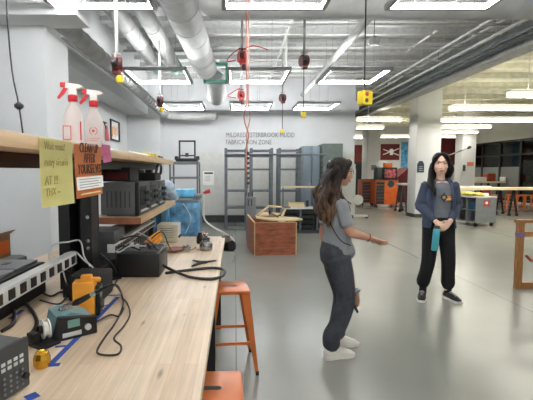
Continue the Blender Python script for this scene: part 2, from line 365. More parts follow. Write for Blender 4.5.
def linear_light(x0,x1,y,z,label,w=.14,h=.13):
    t=thing('linear_light',label,'ceiling light',((x0+x1)/2,y,z),group='long linear lights')
    B().box((x0,y-w/2,z+h-.02),(x1,y+w/2,z+h)).fin('housing','white_steel',t,smooth=False)
    B().box((x0+.005,y-w/2+.005,z),(x1-.005,y+w/2-.005,z+h-.021)).fin('diffuser','linear_glow',t,smooth=False)
    B().box((x0+.05,y-w/2+.025,z-.003),(x1-.05,y+w/2-.025,z-.0005)).fin('lens','linear_down',t,smooth=False)
    B().box((x0+.05,y-w/2+.01,z+h+.0005),(x1-.05,y+w/2-.01,z+h+.003)).fin('unseen_uplight','linear_up',t,smooth=False)
    k=0
    for x in (x0+.4,x1-.4): B().cyl((x,y,z+h),(x,y,4.33),.008,n=6).fin('hanger','white_steel',t)
def LL(px0,px1,py,Y,label,far=None):
    a=PY(px0,py,Y); c=PY(px1,py,Y); linear_light(a.x,c.x,Y,a.z,label)
LL(449,600,110,10.3,'long linear light running off the right edge, the large one left-ended by grey beam')
LL(441,600,121.5,12.6,'long linear light passing just right of the central pillar top')
LL(441,491,128,15.5,'short linear light ending above the right-hand far pillar')
LL(441,478,133,18.0,'farthest linear light, touching the top of right far pillar')
LL(508,640,97,8.2,'linear light entering at right edge under cream ceiling')
LL(356,384,128.5,16,'linear light above the two orange tool cabinets')
LL(356,402,121,13.5,'linear light just past the end of the white back wall')
linear_light(6,10,-1.5,3.25,'added unseen linear light behind the camera, brightening the open floor'); linear_light(6,9,2,3.25,'linear light over the open floor to the right of the camera')  # the one behind the camera is added to brighten the right zone
linear_light(6,12,21,3.3,'farthest linear light, added near the far wall to brighten the far tables'); linear_light(4,7.5,21.5,3.3,'linear light added to brighten the far wall near the dark red banner'); linear_light(6,9,6,3.25,'linear light over the floor beyond the right edge of the photo')  # the two by the far wall are added to brighten the far area
# ducts
def duct(pts,r,label,bands=0,name='air_duct',m='duct_paint',k=6):
    t=thing(name,label,'duct',pts[0],group='round air ducts' if name=='air_duct' else None)
    b=B().tube(pts,r,n=28,k=k,smooth=len(pts)>2)
    if bands:
        P=[Vector(p) for p in pts]
        for a,c in zip(P,P[1:]):
            L=(c-a).length; d=(c-a).normalized(); n=max(1,int(L/bands))
            for i in range(n):
                p=a+d*(L*(i+.5)/n); b.cyl(p-d*.008,p+d*.008,r+.006,n=28)
    b.fin('pipe',m,t)
    a=Vector(pts[0]);c=Vector(pts[-1])
    for f in (.06,.5,.94) if len(pts)==2 else (.04,.3,.5):
        p=a.lerp(c,f); p.z=a.z if f<.2 or len(pts)==2 else p.z
        if len(pts)>3 and f>.1: continue
        B().cyl((p.x,p.y,p.z+r*.97),(p.x,p.y,ZC-.08),.006,n=6).fin('hanger','lamp_body',t)
    return t
duct([(-.83,3.6,3.88),(-.66,9.2,3.86)],.25,'fat round duct running away from the camera left of centre',.62)
t=thing('duct_damper','teal-gasketed square duct collar at the end of the fat round duct','duct collar',(-.45,9.55,3.5))
b=B()
for (a,c) in (((-.73,9.42,3.60),(-.68,9.6,4.05)),((-.22,9.42,3.60),(-.17,9.6,4.05)),((-.73,9.42,3.60),(-.17,9.6,3.645)),((-.73,9.42,4.0),(-.17,9.6,4.05))): b.box(a,c)
b.fin('collar','teal_seal',t,smooth=False)
duct([(-.45,9.78,3.74),(-.45,10.1,3.55),(-.46,10.35,3.5),(-.5,10.5,3.47)],.24,'elbow duct dropping behind the teal duct collar')
duct([(-.30,5.22,3.75),(6.5,5.22,3.75),(12.5,5.22,3.75)],.27,'big horizontal duct crossing the whole ceiling behind the nearest lights',.8)
dA=duct([(-1.77,3.4,3.92),(-1.77,9.0,3.92)],.14,'thin duct, left one of the pair with teal ends',.9)
dB=duct([(-1.36,3.4,3.92),(-1.36,9.1,3.92)],.14,'thin duct, right one of the pair with teal ends',.9)
for x,y,par in ((-1.77,9.1,dA),(-1.36,9.2,dB)):
    B().cyl((x,y-.04,3.92),(x,y+.3,3.92),.15,n=24).fin('end_cap','teal_seal',par,label='pale teal wrapped end')
duct([(-2.0,4.68,3.26),(-2.0,7.5,3.22),(-2.0,10.9,3.16),(-1.8,11.4,3.10),(-1.3,11.5,3.08),(-.6,11.5,3.08)],.11,'spiral duct running under the left soffit and turning along the back wall',.28)
t=duct([(1.92,5.6,3.74),(1.92,11.6,3.72)],.06,'white diagonal-looking drain pipe above the right ring lights',name='drain_pipe')
def conduit(pts,r,label,m='white_steel',name='conduit'):
    t=thing(name,label,'pipe',pts[0]); B().tube(pts,r,n=8,smooth=False).fin('pipe',m,t)
    a=Vector(pts[0]);c=Vector(pts[-1])
    if abs(a.z-c.z)<.12 and (c-a).length>.5:
        for f in (.12,.88):
            p=a.lerp(c,f); B().cyl((p.x,p.y,p.z+r*.7),(p.x,p.y,(4.22 if p.x>4.9 else ZC-.08)),.005,n=6).fin('hanger',m,t)
    return t
zc=4.16
for i,(py,x0,x1) in enumerate(((36,-1.3,4.7),(49,-2.9,4.7),(62,-2.9,4.7),(70,-2.4,4.7),(76,.5,4.7),(93,-2.4,4.7),(98,-.3,4.7),(27,.3,4.7))):
    Y=(3.95-1.55)*400/(171-py)*1.02
    x0=max(x0,-.33); pts=[(x0,Y,3.96),(x1,Y,3.96)]
    conduit(pts,.022,['white ceiling pipe just behind the big horizontal duct','white ceiling pipe level with the nearest red hose reel','white ceiling pipe behind the first dark red cord reel','white ceiling pipe at the near bar of the second light row','white ceiling pipe at the far bar of the second light row','white ceiling pipe in front of the third light row','thin white ceiling pipe just above the third light row','short white ceiling pipe tucked under the big horizontal duct'][i])
for (x,z,l) in ((3.95,3.88,'upper of two long white pipes running beside the grey beam'),(4.35,3.82,'lower of two long white pipes running beside the grey beam'),(4.62,3.95,'thin white pipe closest to the grey beam'),(4.5,4.08,'thin white pipe high above the grey beam'),(-2.35,3.35,'white pipe high beside the left soffit'),(.95,4.05,'thin white pipe running away above the middle lights')):
    conduit([(x,5.6,z),(x,11.6 if x<4 else 16,z)],.024,l)
for x,y,l in ((.05,5.6,'left'),(2.9,6.4,'right')):
    conduit([(x,y,4.3),(x,y,3.97)],.018,f'{l} short vertical pipe drop near the cross pipes')
conduit([(1.0,8.0,4.3),(1.0,8.0,3.5),(1.5,8.0,3.5)],.025,'bent white pipe drop left of the diagonal drain pipe')
conduit([(2.4,6.9,3.98),(3.2,6.9,3.98),(3.5,7.1,3.98),(3.5,8.4,3.98)],.02,'curved white pipe loop right of the yellow outlet box cord')
conduit([(5.6,9,4.0),(13,9,4.0)],.04,'cream pipe under the cream ceiling near the right edge','cream_ceiling')
conduit([(5.6,11.6,3.9),(13,11.6,3.9)],.05,'cream pipe above the long linear light','cream_ceiling')
conduit([(5.4,14,3.8),(13,14.6,3.7)],.06,'cream pipe slanting over the far tables','cream_ceiling')
# cable tray with dark cables on the beam
t=thing('cable_tray','shallow tray of dark cables hung along the grey beam','cable tray',(4.55,6,3.72))
b=B().box((4.45,5.6,3.70),(4.49,15,3.74)).box((4.71,5.6,3.70),(4.75,15,3.74))
for i in range(2,21): b.box((4.49,5+i*.5-.01,3.70),(4.71,5+i*.5+.01,3.715))
b.fin('tray','rack_grey',t,smooth=False)
for x in (4.6,): B().tube([(x+random.uniform(-.02,.02),5+j,3.735+random.uniform(0,.01)) for j in range(1,11)],.014,n=6).fin('cable','mid_grey',t)
for y in (6,9,12,14.8):
    B().cyl((4.47,y,3.74),(4.47,y,ZC-.05),.006,n=6).cyl((4.73,y,3.74),(4.73,y,ZC-.05),.006,n=6).fin('hanger','rack_grey',t)
# strut rows along x on hangers
for y,l in ((8.8,'grey steel strut carrying the fat duct collar'),(5.9,'grey steel strut between the two nearest light rows')):
    t=thing('strut_channel',l,'ceiling strut',(0,y,4.2)); B().box((-2.4,y-.02,4.10),(2.8,y+.02,4.14)).fin('channel','grey_beam',t,smooth=False)
    for x in (-2.2,-.3,1.3,2.7): B().cyl((x,y,4.14),(x,y,ZC-.05),.006,n=6).fin('rod','grey_beam',t)
# speaker under ceiling
p=PY(374,42,6.4)
t=thing('ceiling_speaker','small round caged device hanging right of the diagonal pipe','speaker',(p.x,p.y,p.z-.06))
B().lathe([(.0,0),(.07,.01),(.09,.05),(.09,.1),(.04,.14),(0,.14)],(p.x,p.y,p.z-.06)).fin('housing','grey_beam',t); B().cyl((p.x,p.y,p.z+.07),(p.x,p.y,ZC-.05),.006,n=6).fin('hanger','dark_grey',t)
# cord reels
def reel(px,py,Y,label,pole_z=3.77,s=1,colr='reel_red',end=None,tail='yellow',group=None):
    c=PY(px,py,Y); t=thing('cord_reel' if colr=='reel_red' else 'hose_reel',label,'cord reel' if colr=='reel_red' else 'hose reel',c,group='ceiling cord reels' if colr=='reel_red' else 'red air hose reels'); pole_z=pole_z if px<200 else ZC-.05
    x,y,z=c; r=.085*s
    B().lathe([(0,-.05*s),(r*.9,-.05*s),(r,-.035*s),(r,.035*s),(r*.9,.05*s),(0,.05*s)],c,(1,.35,0),n=20).box((x-.035*s,y-.05*s,z-r-.02*s),(x+.05*s,y+.05*s,z-r*.3),bev=.01).fin('housing',colr,t)
    B().cyl(c+Vector((-.02,-.062,0))*s,c+Vector((.03,-.075,0))*s,r*.55,n=16).fin('hub','black' if colr=='reel_red' else 'reel_red',t)
    B().box((x-.012,y-.06*s,z+r*.7),(x+.012,y+.06*s,z+r*1.25)).box((x-.05*s,y-.012,z+r*1.2),(x+.05*s,y+.012,z+r*1.35)).fin('bracket','grey_beam' if colr=='reel_red' else 'reel_red',t,smooth=False)
    B().cyl((x,y,z+r*1.3),(x,y,pole_z),.018,n=10).fin('pole','grey_beam',t)
    if end is None:
        B().lathe([(0,-.04),(.028,-.04),(.034,-.02),(.034,.02),(.02,.035),(0,.035)],(x+.03*s,y-.02,z-r-.06*s)).fin('plug',tail,t)
    else:
        e=PY(px,end,Y); B().cyl((x,y,z-r),(x,y,e.z+.04),.006,n=6).fin('cord','dark_grey',t)
        B().box((x-.035,y-.025,e.z-.04),(x+.035,y+.025,e.z+.04),bev=.008).fin('outlet_box','yellow',t)
    return t
reel(117,65,4.2,'dark red cord reel with yellow plug, nearest on the left')
reel(160,101,7.0,'dark red cord reel with yellow plug, farther one on the left')
reel(304,61,5.75,'dark red cord reel with long cord, nearer of the two right of centre',end=115)
reel(282.5,98,8.2,'dark red cord reel with long cord, farther of the two right of centre',end=131)
t=reel(242,57,5.75,'bright red air hose reel, nearer of the two beside the hanging hoses',colr='bright_red',tail='reel_red')
B().tube([PY(240,48,5.75),PY(232,54,5.75),PY(227,61,5.75),PY(236,60,5.75)],.008,n=8).tube([PY(243,49,5.75),PY(252,46,5.75),PY(260,47,5.75),PY(268,50,5.75)],.008,n=8).fin('hose','bright_red',t)
t=reel(241,95,8.0,'bright red air hose reel, farther of the two beside the hanging hoses',colr='bright_red',tail='reel_red')
B().tube([PY(240,88,8),PY(233,92,8),PY(228,96,8.0),PY(236,98,8.0)],.009,n=8).fin('hose','bright_red',t)
t=thing('hanging_hose','pair of pink and brown air hoses hanging down at centre','hose',PY(248,190,4.55))
B().tube([PY(246,-30,4.55),PY(246.5,60,4.55),PY(247,98,4.55),PY(244,118,4.55),PY(248.5,135,4.55),PY(246,152,4.55),PY(248,188,4.55)],.008,n=8).fin('hose','hose_red',t)
B().tube([PY(248.5,-30,4.57),PY(249,60,4.57),PY(248.5,98,4.57),PY(250,118,4.57),PY(246.5,135,4.57),PY(248,152,4.57)],.007,n=8).fin('hose','hose_pink',t)
b=B()
for i in range(7): b.cyl(PY(248,152+i*5,4.55),PY(248.5,154.5+i*5,4.55),.016,n=8)
b.fin('coupling','dark_grey',t)
p=PY(365,98,4.75)
t=thing('outlet_pendant','yellow outlet box hanging on a long black cord','power outlet',(p.x,p.y,p.z-.09))
B().box((p.x-.075,p.y-.05,p.z-.08),(p.x+.075,p.y+.05,p.z+.08),Euler((0,0,R(25))).to_matrix(),bev=.015).fin('box','yellow',t)
q=Euler((0,0,R(25))).to_matrix(); nrm=q@Vector((0,-1,0)); sx=q@Vector((1,0,0)); pp=Vector(p)
for dz in (.035,-.035): B().cyl(pp+nrm*.045-sx*.02+Vector((0,0,dz)),pp+nrm*.056-sx*.02+Vector((0,0,dz)),.024).fin('socket','bright_red' if dz>0 else 'dark_grey',t)
B().cyl((p.x-.01,p.y,p.z+.08),(p.x-.02,p.y,ZC-.05),.009,n=8).fin('cord','black',t); B().cyl((p.x-.01,p.y,p.z+.08),(p.x-.01,p.y,p.z+.14),.018,.01).fin('cord_grip','black',t)
# black drop cord on left
p=[PY(6,-40,3.3),PY(7,10,3.3),PY(12,70,3.3),PY(19,106,3.3),PY(25,150,3.3)]; 
t=thing('drop_cord','thin black cord with a disc hanging in front of the left pillar','cord',p[-1])
B().tube(p,.007,n=8).fin('cord','black',t); B().lathe([(.012,-.03),(.036,-.01),(.036,.01),(.012,.03)],p[3]).fin('disc','black',t)

# ================================================================ back area left of centre
# framed posters on the left wall
p0=PX(109,121,XL); p1=PX(118.4,144,XL)
t=thing('framed_poster','black framed poster on the left wall, above the shelf end','poster',(XL,p0.y,p1.z))
z0,z1=p1.z+.05,PX(118.4,122.5,XL).z
B().box((XL,p0.y,z0),(XL+.02,p1.y,z1)).fin('print_sheet','white_paper',t,smooth=False)
b=B()
for a,c in (((XL+.02,p0.y,z0),(XL+.05,p0.y+.05,z1)),((XL+.02,p1.y-.05,z0),(XL+.05,p1.y,z1)),((XL+.02,p0.y,z0),(XL+.05,p1.y,z0+.035)),((XL+.02,p0.y,z1-.035),(XL+.05,p1.y,z1))): b.box(a,c)
b.fin('frame','black',t,smooth=False)
b=B()
for i in range(4):
    yy=p0.y+.16+.13*i; b.box((XL+.0205,yy,z0+.1+.05*(i%2)),(XL+.022,yy+.07,z1-.14-.04*((i+1)%2)))
b.fin('artwork','print_orange',t,smooth=False)
p0=PX(101,122,XL); p1=PX(106,140,XL)
t=thing('hanging_tools','red and black tools hung on a wall hook left of the framed poster','tool',(XL,p0.y,p1.z))
B().box((XL,p0.y-.3,p0.z),(XL+.03,p1.y,p0.z+.03)).tube([(XL+.04,p0.y+.1,p0.z),(XL+.05,p0.y+.2,p0.z-.12),(XL+.04,p0.y+.3,p0.z-.05)],.012).fin('hook','black',t)
B().tube([(XL+.05,p1.y-.1,p0.z-.08),(XL+.05,p1.y-.05,p1.z)],[.03,.05]).fin('tool_handle','print_pink',t)
# grey wire shelf with 3-d printer frame
Y=7.4; a=PY(169,163,Y); c=PY(198,163,Y)
t=thing('storage_shelf','grey metal shelf unit carrying the black printer frame','shelf',((a.x+c.x)/2,Y+.25,0))
for x in (a.x,c.x-.03):
    for y in (Y,Y+.45): B().box((x,y,0),(x+.03,y+.03,a.z+.03)).fin('post','rack_grey',t,smooth=False)
for z in (a.z-.02,PY(190,179,Y).z,.85,.3): B().box((a.x+.001,Y+.001,z),(c.x-.001,Y+.479,z+.04)).fin('shelf_board','mid_grey',t,smooth=False)
pz=a.z+.02; xm=(PY(186.5,150,7.5).x); yy=7.6
t=thing('desktop_printer','black open-frame desktop 3D printer standing on grey shelf','3D printer',(xm,yy,pz+.01))
z=pz+.01
B().box((xm-.2,yy-.12,z),(xm+.2,yy+.14,z+.06),bev=.01).box((xm-.23,yy-.05,z+.03),(xm-.17,yy+.05,z+.1)).box((xm+.17,yy-.05,z+.03),(xm+.23,yy+.05,z+.1)).fin('base','black',t)
B().box((xm-.16,yy,z+.06),(xm-.13,yy+.03,z+.40)).box((xm+.13,yy,z+.06),(xm+.16,yy+.03,z+.40)).box((xm-.16,yy,z+.37),(xm+.16,yy+.03,z+.40)).fin('gantry','black',t,smooth=False)
B().box((xm-.16,yy-.02,z+.10),(xm+.16,yy,z+.125)).box((xm-.03,yy-.05,z+.09),(xm+.03,yy-.02,z+.16)).fin('print_head','dark_grey',t,smooth=False)
# notice sheet on the wall boards
a=PY(203,185,YB-.02); c=PY(214,171,YB-.02)
t=thing('wall_notice','white paper notice with a dark heading on the wall boards','notice',(a.x,YB-.013,a.z))
B().box((a.x,YB-.016,a.z),(c.x,YB-.013,c.z)).fin('sheet','white_paper',t,smooth=False)
B().box((a.x+.04,YB-.018,c.z-.09),(c.x-.03,YB-.0165,c.z-.04)).fin('heading','dark_grey',t,smooth=False)
b=B()
for i in range(4): b.box((a.x+.05,YB-.018,c.z-.16-.045*i),(c.x-.1-.03*(i%2),YB-.0165,c.z-.15-.045*i))
b.fin('text_lines','ink_grey',t,smooth=False)
# wall lettering
t=thing('wall_lettering','two lines of thin grey lettering on the white back wall above racks','lettering',PY(228,146,YB))
for s_,py,px0,px1 in (('MILDRED ESTERBROOK MUDD',137.2,225.5,294),('FABRICATION ZONE',144.4,225.5,271)):
    p=PY(px0,py,YB-.012); wd=PY(px1,py,YB-.012).x-p.x
    o=text(s_,.2,frame(p,(1,0,0),(0,0,1)),'ink_grey','letters',t,extrude=.006)
    cs=[v.co.x for v in o.data.vertices]; k=wd/(max(cs)-min(cs)); x0=min(cs)
    for v in o.data.vertices: v.co.x=x0+(v.co.x-x0)*k
# tall grey racks
def rack(x,Y,w,label):
    t=thing('steel_rack',label,'rack',(x,Y+.25,0),group='tall grey steel racks')
    zt=PY(240,148,10.4).z
    for sx in (-1,1):
        for y in (Y,Y+.46): B().box((x+sx*(w/2-.035)-.035,y,0),(x+sx*(w/2-.035)+.035,y+.04,zt)).fin('post','rack_grey',t,smooth=False)
    for py in (149.5,155,168.5,190,207,229):
        z=PY(240,py,10.4).z; B().box((x-w/2+.07,Y+.003,z-.05),(x+w/2-.07,Y+.497,z)).fin('shelf_board','rack_grey',t,smooth=False)
    return t
r1=rack(PY(236,190,10.4).x,10.4,.60,'leftmost of the three tall grey steel racks')
dup(r1,(PY(261.5,190,10.4).x,10.65,0),label='middle one of the three tall grey steel racks')
dup(r1,(PY(289.5,190,10.4).x,10.65,0),label='rightmost of the three tall grey steel racks, behind wooden plank')
a=PY(225,154.5,10.3); c=PY(326,154.5,10.3)
B().cyl(a,c,.025).fin('rack_rail','rack_grey',label='long grey rail running across the fronts of the racks',cat='rail')
# lockers
for px0,px1,Y,m,l,nm in ((303,312,11.3,'locker_blue','left narrow blue-grey locker beside the racks','locker'),(312.5,320.3,11.3,'locker_blue','right narrow blue-grey locker, next to the green-grey cabinet','locker')):
    a=PY(px0,146,Y); c=PY(px1,146,Y); t=thing(nm,l,'locker',((a.x+c.x)/2,Y+.25,0),group='blue-grey lockers')
    B().box((a.x,Y,0),(c.x-.005,Y+.5,a.z)).fin('body',m,t,smooth=False)
    B().box((a.x+.02,Y-.015,.08),(c.x-.02,Y,a.z-.03)).fin('door',m,t,smooth=False); B().box((c.x-.06,Y-.04,1.1),(c.x-.04,Y-.015,1.25)).fin('handle','steel',t,smooth=False)
a=PY(323.5,143.5,11.0); c=PY(343,143.5,11.0)
t=thing('tall_cabinet','tall green-grey steel cabinet behind the woman with brown hair','cabinet',((a.x+c.x)/2,11.3,0))
B().box((a.x,11.0,0),(c.x,11.7,a.z)).fin('body','cabinet_green',t,smooth=False)
b=B()
B().box((a.x+.02,10.985,.1),(c.x-.02,11.0,a.z-.04)).fin('door','cabinet_green',t,smooth=False)
for i in range(6): b.box((a.x-.012,11.05,1.2+i*.14),(a.x,11.3,1.26+i*.14))
b.fin('side_slots','dark_grey',t,smooth=False)
# low steel drawer bench with wooden plank shelf
Y=9.9; a=PY(283,207,Y); c=PY(338,207,Y)
t=thing('drawer_bench','low grey steel bench with black bins in front of the lockers','workbench',((a.x+c.x)/2,Y+.3,0))
B().box((a.x,Y,a.z-.06),(c.x,Y+.35,a.z),bev=.01).fin('worktop','pale_grey',t)
for x in (a.x,a.x+.42,a.x+.84,c.x-.04): B().box((x,Y,.02),(x+.04,Y+.35,a.z-.06)).fin('side_panel','rack_grey',t,smooth=False)
B().box((a.x,Y,0),(c.x,Y+.35,.08)).fin('plinth','dark_grey',t,smooth=False)
for j,x in enumerate((a.x+.05,a.x+.47,a.x+.89)):
    for i in range(4): B().box((x,Y+.02,.12+i*.12),(x+.34,Y+.33,.12+i*.12+.09),bev=.015).fin('bin','black_matte',t)
for x in (a.x+.02,c.x-.06): B().box((x,Y+.3,a.z),(x+.03,Y+.34,1.13)).fin('upright','rack_grey',t,smooth=False)
z=PY(300,188,Y).z
B().box((a.x+.02,Y+.1,z),(c.x-.12,Y+.345,z+.035)).fin('plank_shelf','pale_wood',t,smooth=False)
p=PY(296,206,Y+.1)
t=B().box((p.x-.18,Y+.05,a.z),(p.x+.2,Y+.3,a.z+.1),bev=.005).fin('wooden_block','pale_wood',label='pale wooden block lying on the low steel bench',cat='wood block')
B().box((p.x+.25,Y+.1,a.z),(p.x+.32,Y+.16,a.z+.16),bev=.01).fin('glue_bottle','black',label='small black bottle standing beside the pale wooden block',cat='bottle')
# grey upright box behind crate
a=PY(246.5,197,9.0); c=PY(256,197,9.0)
t=thing('metal_pedestal','narrow grey metal box standing behind the plywood crate','box',((a.x+c.x)/2,9.1,0))
B().box((a.x,9,0),(c.x,9.22,a.z),bev=.005).fin('body','mid_grey',t); B().box((a.x+.03,8.99,a.z-.2),(a.x+.06,9.0,a.z-.05)).box((a.x+.1,8.99,a.z-.2),(a.x+.13,9.0,a.z-.05)).fin('slot','dark_grey',t,smooth=False)
B().cyl((a.x+.05,9.1,a.z),(a.x+.05,9.1,a.z+.1),.015).cyl((a.x+.14,9.1,a.z),(a.x+.14,9.1,a.z+.13),.015).fin('knob','dark_grey',t)
# plywood crate
base=PZ(254,255.5,0); t=thing('plywood_crate','reddish plywood crate on the floor, open at the top','crate',base,R(6))
X=W[t]; w=.80; dp=.95; h=.60; k=.02
B(X).box((0,0,0),(w,k,h)).fin('front_panel','plywood_red',t,smooth=False)
B(X).prism([(0,k,0),(0,dp,0),(0,dp,h+.05),(0,k,h)],(k,0,0)).fin('side_panel','plywood_red',t,smooth=False)
B(X).box((w-k,k,0),(w,dp,h)).fin('side_panel','plywood_red',t,smooth=False); B(X).box((k,dp-k,0),(w-k,dp,h)).fin('back_panel','plywood_red',t,smooth=False); B(X).box((k,k,0),(w-k,dp-k,k)).fin('bottom_panel','plywood_red',t,smooth=False)
B(X).box((.001,-.003,.0),(.02,0,h)).box((w-.02,-.003,0),(w-.001,0,h)).box((-.0,-.002,h),(w,k,h+.006)).prism([(-.002,k,h),(-.002,dp,h+.05),(-.002,dp,h+.06),(-.002,k,h+.01)],(.03,0,0)).fin('edge_strip','plywood_edge',t,smooth=False)
t=thing('plywood_offcut','pale plywood board lying across the crate','board',X@Vector((.1,.2,h+.01)),R(6)); X2=X
B(X).prism([(.06,.14,h+.062),(.50,-.02,h+.012),(.93,.08,h+.03),(.86,.3,h+.035),(.1,.5,h+.068)],(0,0,.03)).fin('board','pale_wood',t,smooth=False); B(X).box((.35,.0,h+.02),(.62,.04,h+.03)).fin('dark_slot','black',t,smooth=False)
t=thing('wooden_jig','pale wooden frame of sticks standing on the crate board','frame',X@Vector((.3,.4,h+.1)),R(6))
P=[(.12,.35,h+.105),(.36,.45,h+.27),(.70,.45,h+.24),(.58,.3,h+.075)]
for a_,c_ in ((0,1),(1,2),(2,3)): B(X).tube([P[a_],P[c_]],.022,n=6,smooth=False).fin('stick','pale_wood',t)
B(X).prism([(.15,.3,h+.1),(.5,.28,h+.1),(.6,.5,h+.11),(.22,.52,h+.13)],(0,0,.02)).fin('panel','pale_wood',t,smooth=False)
t=thing('clamp','black metal bar clamp on the wooden frame over the crate','clamp',X@Vector((.4,.3,h+.2)),R(6))
B(X).tube([(.34,.26,h+.17),(.42,.24,h+.12),(.5,.22,h+.08)],.011,n=6).box((.32,.24,h+.12),(.345,.28,h+.2)).fin('bar','black',t); B(X).tube([(.62,.4,h+.27),(.76,.4,h+.24)],.02).fin('handle','rack_grey',t)
# white pedestal with round head between wall end and pillar
Y=13.0; q=PY(353.5,218,Y)
t=thing('floor_stand','white floor stand with a round head at the wall end','stand',(q.x,Y,0))
B().box((q.x-.02,Y-.02,.1),(q.x+.04,Y+.04,1.62)).fin('post','white_steel',t,smooth=False)
B().box((q.x-.15,Y-.05,.06),(q.x+.45,Y+.05,.12)).fin('base','white_steel',t,smooth=False)
B().cyl((q.x+.12,Y-.08,.62),(q.x+.12,Y-.02,.62),.16,n=24).cyl((q.x+.12,Y-.1,.62),(q.x+.12,Y-.08,.62),.05).fin('head','white_steel',t)
for x in (q.x-.12,q.x+.42): B().cyl((x,Y-.04,.05),(x,Y+.02,.05),.05).fin('caster','black',t)

# ================================================================ right area
# orange tool cabinets
def cab(px0,px1,px2,top,Y,label):
    a=PY(px0,top,Y); mid=PY(px1,top,Y).x; c=PY(px2,top,Y)
    t=thing('tool_cabinet',label,'tool cabinet',((a.x+c.x)/2,Y+.3,0),group='orange tool cabinets'); z0=.14
    ang=R(0)
    B().box((a.x,Y,z0),(c.x,Y+.6,a.z),bev=.01).fin('body','orange_cab',t)
    n=7; h=(a.z-z0-.08)/n
    for i in range(n):
        d=B().box((a.x+.02,Y-.025,z0+.03+i*h),(mid-.02,Y,z0+.03+(i+1)*h-.015),bev=.004).fin('drawer','dark_grey',t)
        B().box((a.x+.05,Y-.045,z0+.03+i*h+h*.55),(mid-.05,Y-.025,z0+.03+i*h+h*.7)).fin('drawer_pull','steel',d,smooth=False)
    B().box((a.x-.02,Y-.03,a.z),(c.x+.02,Y+.62,a.z+.03)).fin('worktop','dark_grey',t,smooth=False)
    for x in (a.x+.06,c.x-.06):
        for y in (Y+.06,Y+.54): B().cyl((x-.02,y,.07),(x+.02,y,.07),.07).box((x-.03,y-.03,.1),(x+.03,y+.03,z0)).fin('caster','black',t)
    return a,mid,c
cab(362,371,377,180,17.6,'orange tool cabinet with dark drawers, farther left one')
a,mid,c=cab(376,385,398.5,180,16.8,'orange tool cabinet with blue sticker, nearer right one')
B().cyl((mid+.25,16.795,1.0),(mid+.25,16.80,1.0),.14,n=20).fin('round_sticker','navy',label='dark blue round sticker on the nearer orange cabinet',cat='sticker')
zt=a.z+.03
a2=PY(376,168,17.0)
t=thing('storage_case','dark storage case standing on the right orange cabinet, left','case',(a2.x+.1,17.1,zt)); B().box((a2.x,16.9,zt),(a2.x+.22,17.3,zt+.5),bev=.03).fin('case','dark_grey',t); B().tube([(a2.x+.05,17.1,zt+.5),(a2.x+.11,17.1,zt+.56),(a2.x+.17,17.1,zt+.5)],.012).fin('handle','black',t)
t=thing('mini_fridge','dark cabinet with a coloured glass front on orange cabinet','cabinet',(a2.x+.55,17.1,zt)); x0=a2.x+.26; x1=x0+.62
B().box((x0,16.9,zt),(x1,17.35,zt+.5),bev=.04).fin('body','black',t); B().box((x0+.08,16.885,zt+.06),(x1-.08,16.9,zt+.42)).fin('glass_front',mat('multi',(170,80,90),.3,var=.6,scale=12),t,smooth=False)
B().box((x0+.1,16.95,zt+.5),(x0+.42,17.2,zt+.68),bev=.02).fin('parts_bin','orange_cab',label='orange plastic bin on top of the dark glass-front cabinet',cat='bin')
# far wall banner with crossed tools emblem
a,c=onwall(379,144,399.5,160,23.998)
t=thing('emblem_banner','dark red banner with white crossed emblem on the far wall','banner',(a[0],a[1],a[2])); B().box(a,c).fin('banner','maroon',t,smooth=False)
cx=(a[0]+c[0])/2+.12; cz=(a[2]+c[2])/2; yy=a[1]-.01
b=B().cyl((cx,yy-.005,cz+.06),(cx,yy+.01,cz+.06),.13,n=20).box((cx-.09,yy,cz-.18),(cx+.09,yy+.01,cz-.05))
for s in (-1,1): b.prism([(cx-.5,yy,cz+s*.16-.02),(cx-.5,yy,cz+s*.16+.03),(cx+.45,yy,cz-s*.2+.03),(cx+.45,yy,cz-s*.2-.02)],(0,.008,0))
b.fin('emblem','white_paper',t,smooth=False)
a,c=onwall(400.5,142,408,172,24.0); B().box(a,c).fin('wall_poster','poster_blue',label='tall blue poster left of the central pillar',cat='poster')
# dark-red stair side
Y=20; p=[PY(398,183,Y),PY(409,183,Y),PY(409,168,Y),PY(398,177,Y)]
B().prism([(v.x,v.y,v.z) for v in p],(0,1.2,0)).prism([(p[0].x,Y,0),(p[1].x,Y,0),(p[1].x,Y,p[1].z),(p[0].x,Y,p[0].z)],(0,1.2,0)).fin('stair_side','maroon',label='sloping dark red stair side left of the central pillar',cat='stairs',smooth=False)
# signs on pillars
a,c=onwall(417,161,424,172.5,13.3,.02); t=thing('pillar_sign','dark blue sign with pointed top on the central pillar','sign',(a[0],a[1],a[2]))
B().prism([(a[0],a[1],a[2]),(c[0],a[1],a[2]),(c[0],a[1],c[2]-.1),((a[0]+c[0])/2+.05,a[1],c[2]),((a[0]+c[0])/2-.05,a[1],c[2]),(a[0],a[1],c[2]-.1)],(0,.02,0)).fin('plate','navy',t,smooth=False)
b=B()
for i in range(3): b.box((a[0]+.05,a[1]-.003,a[2]+.06+i*.06),(c[0]-.05,a[1],a[2]+.075+i*.06))
b.fin('text_lines','pale_grey',t,smooth=False)
a,c=onwall(467,162,473.5,166,18.5,.02); B().box(a,c).fin('pillar_notice','sign_orange',label='small orange-brown notice on the right far pillar',cat='notice')
a,c=onwall(462.5,165,465,171,18.5,.05); B().box(a,c).fin('wall_phone','dark_grey',label='small dark box on left edge of right far pillar',cat='phone')
a,c=onwall(371,165,376,170,19.5,.03); B().box(a,c).fin('wall_switch_box','mid_grey',label='small grey square box on the pillar behind orange cabinets',cat='box')
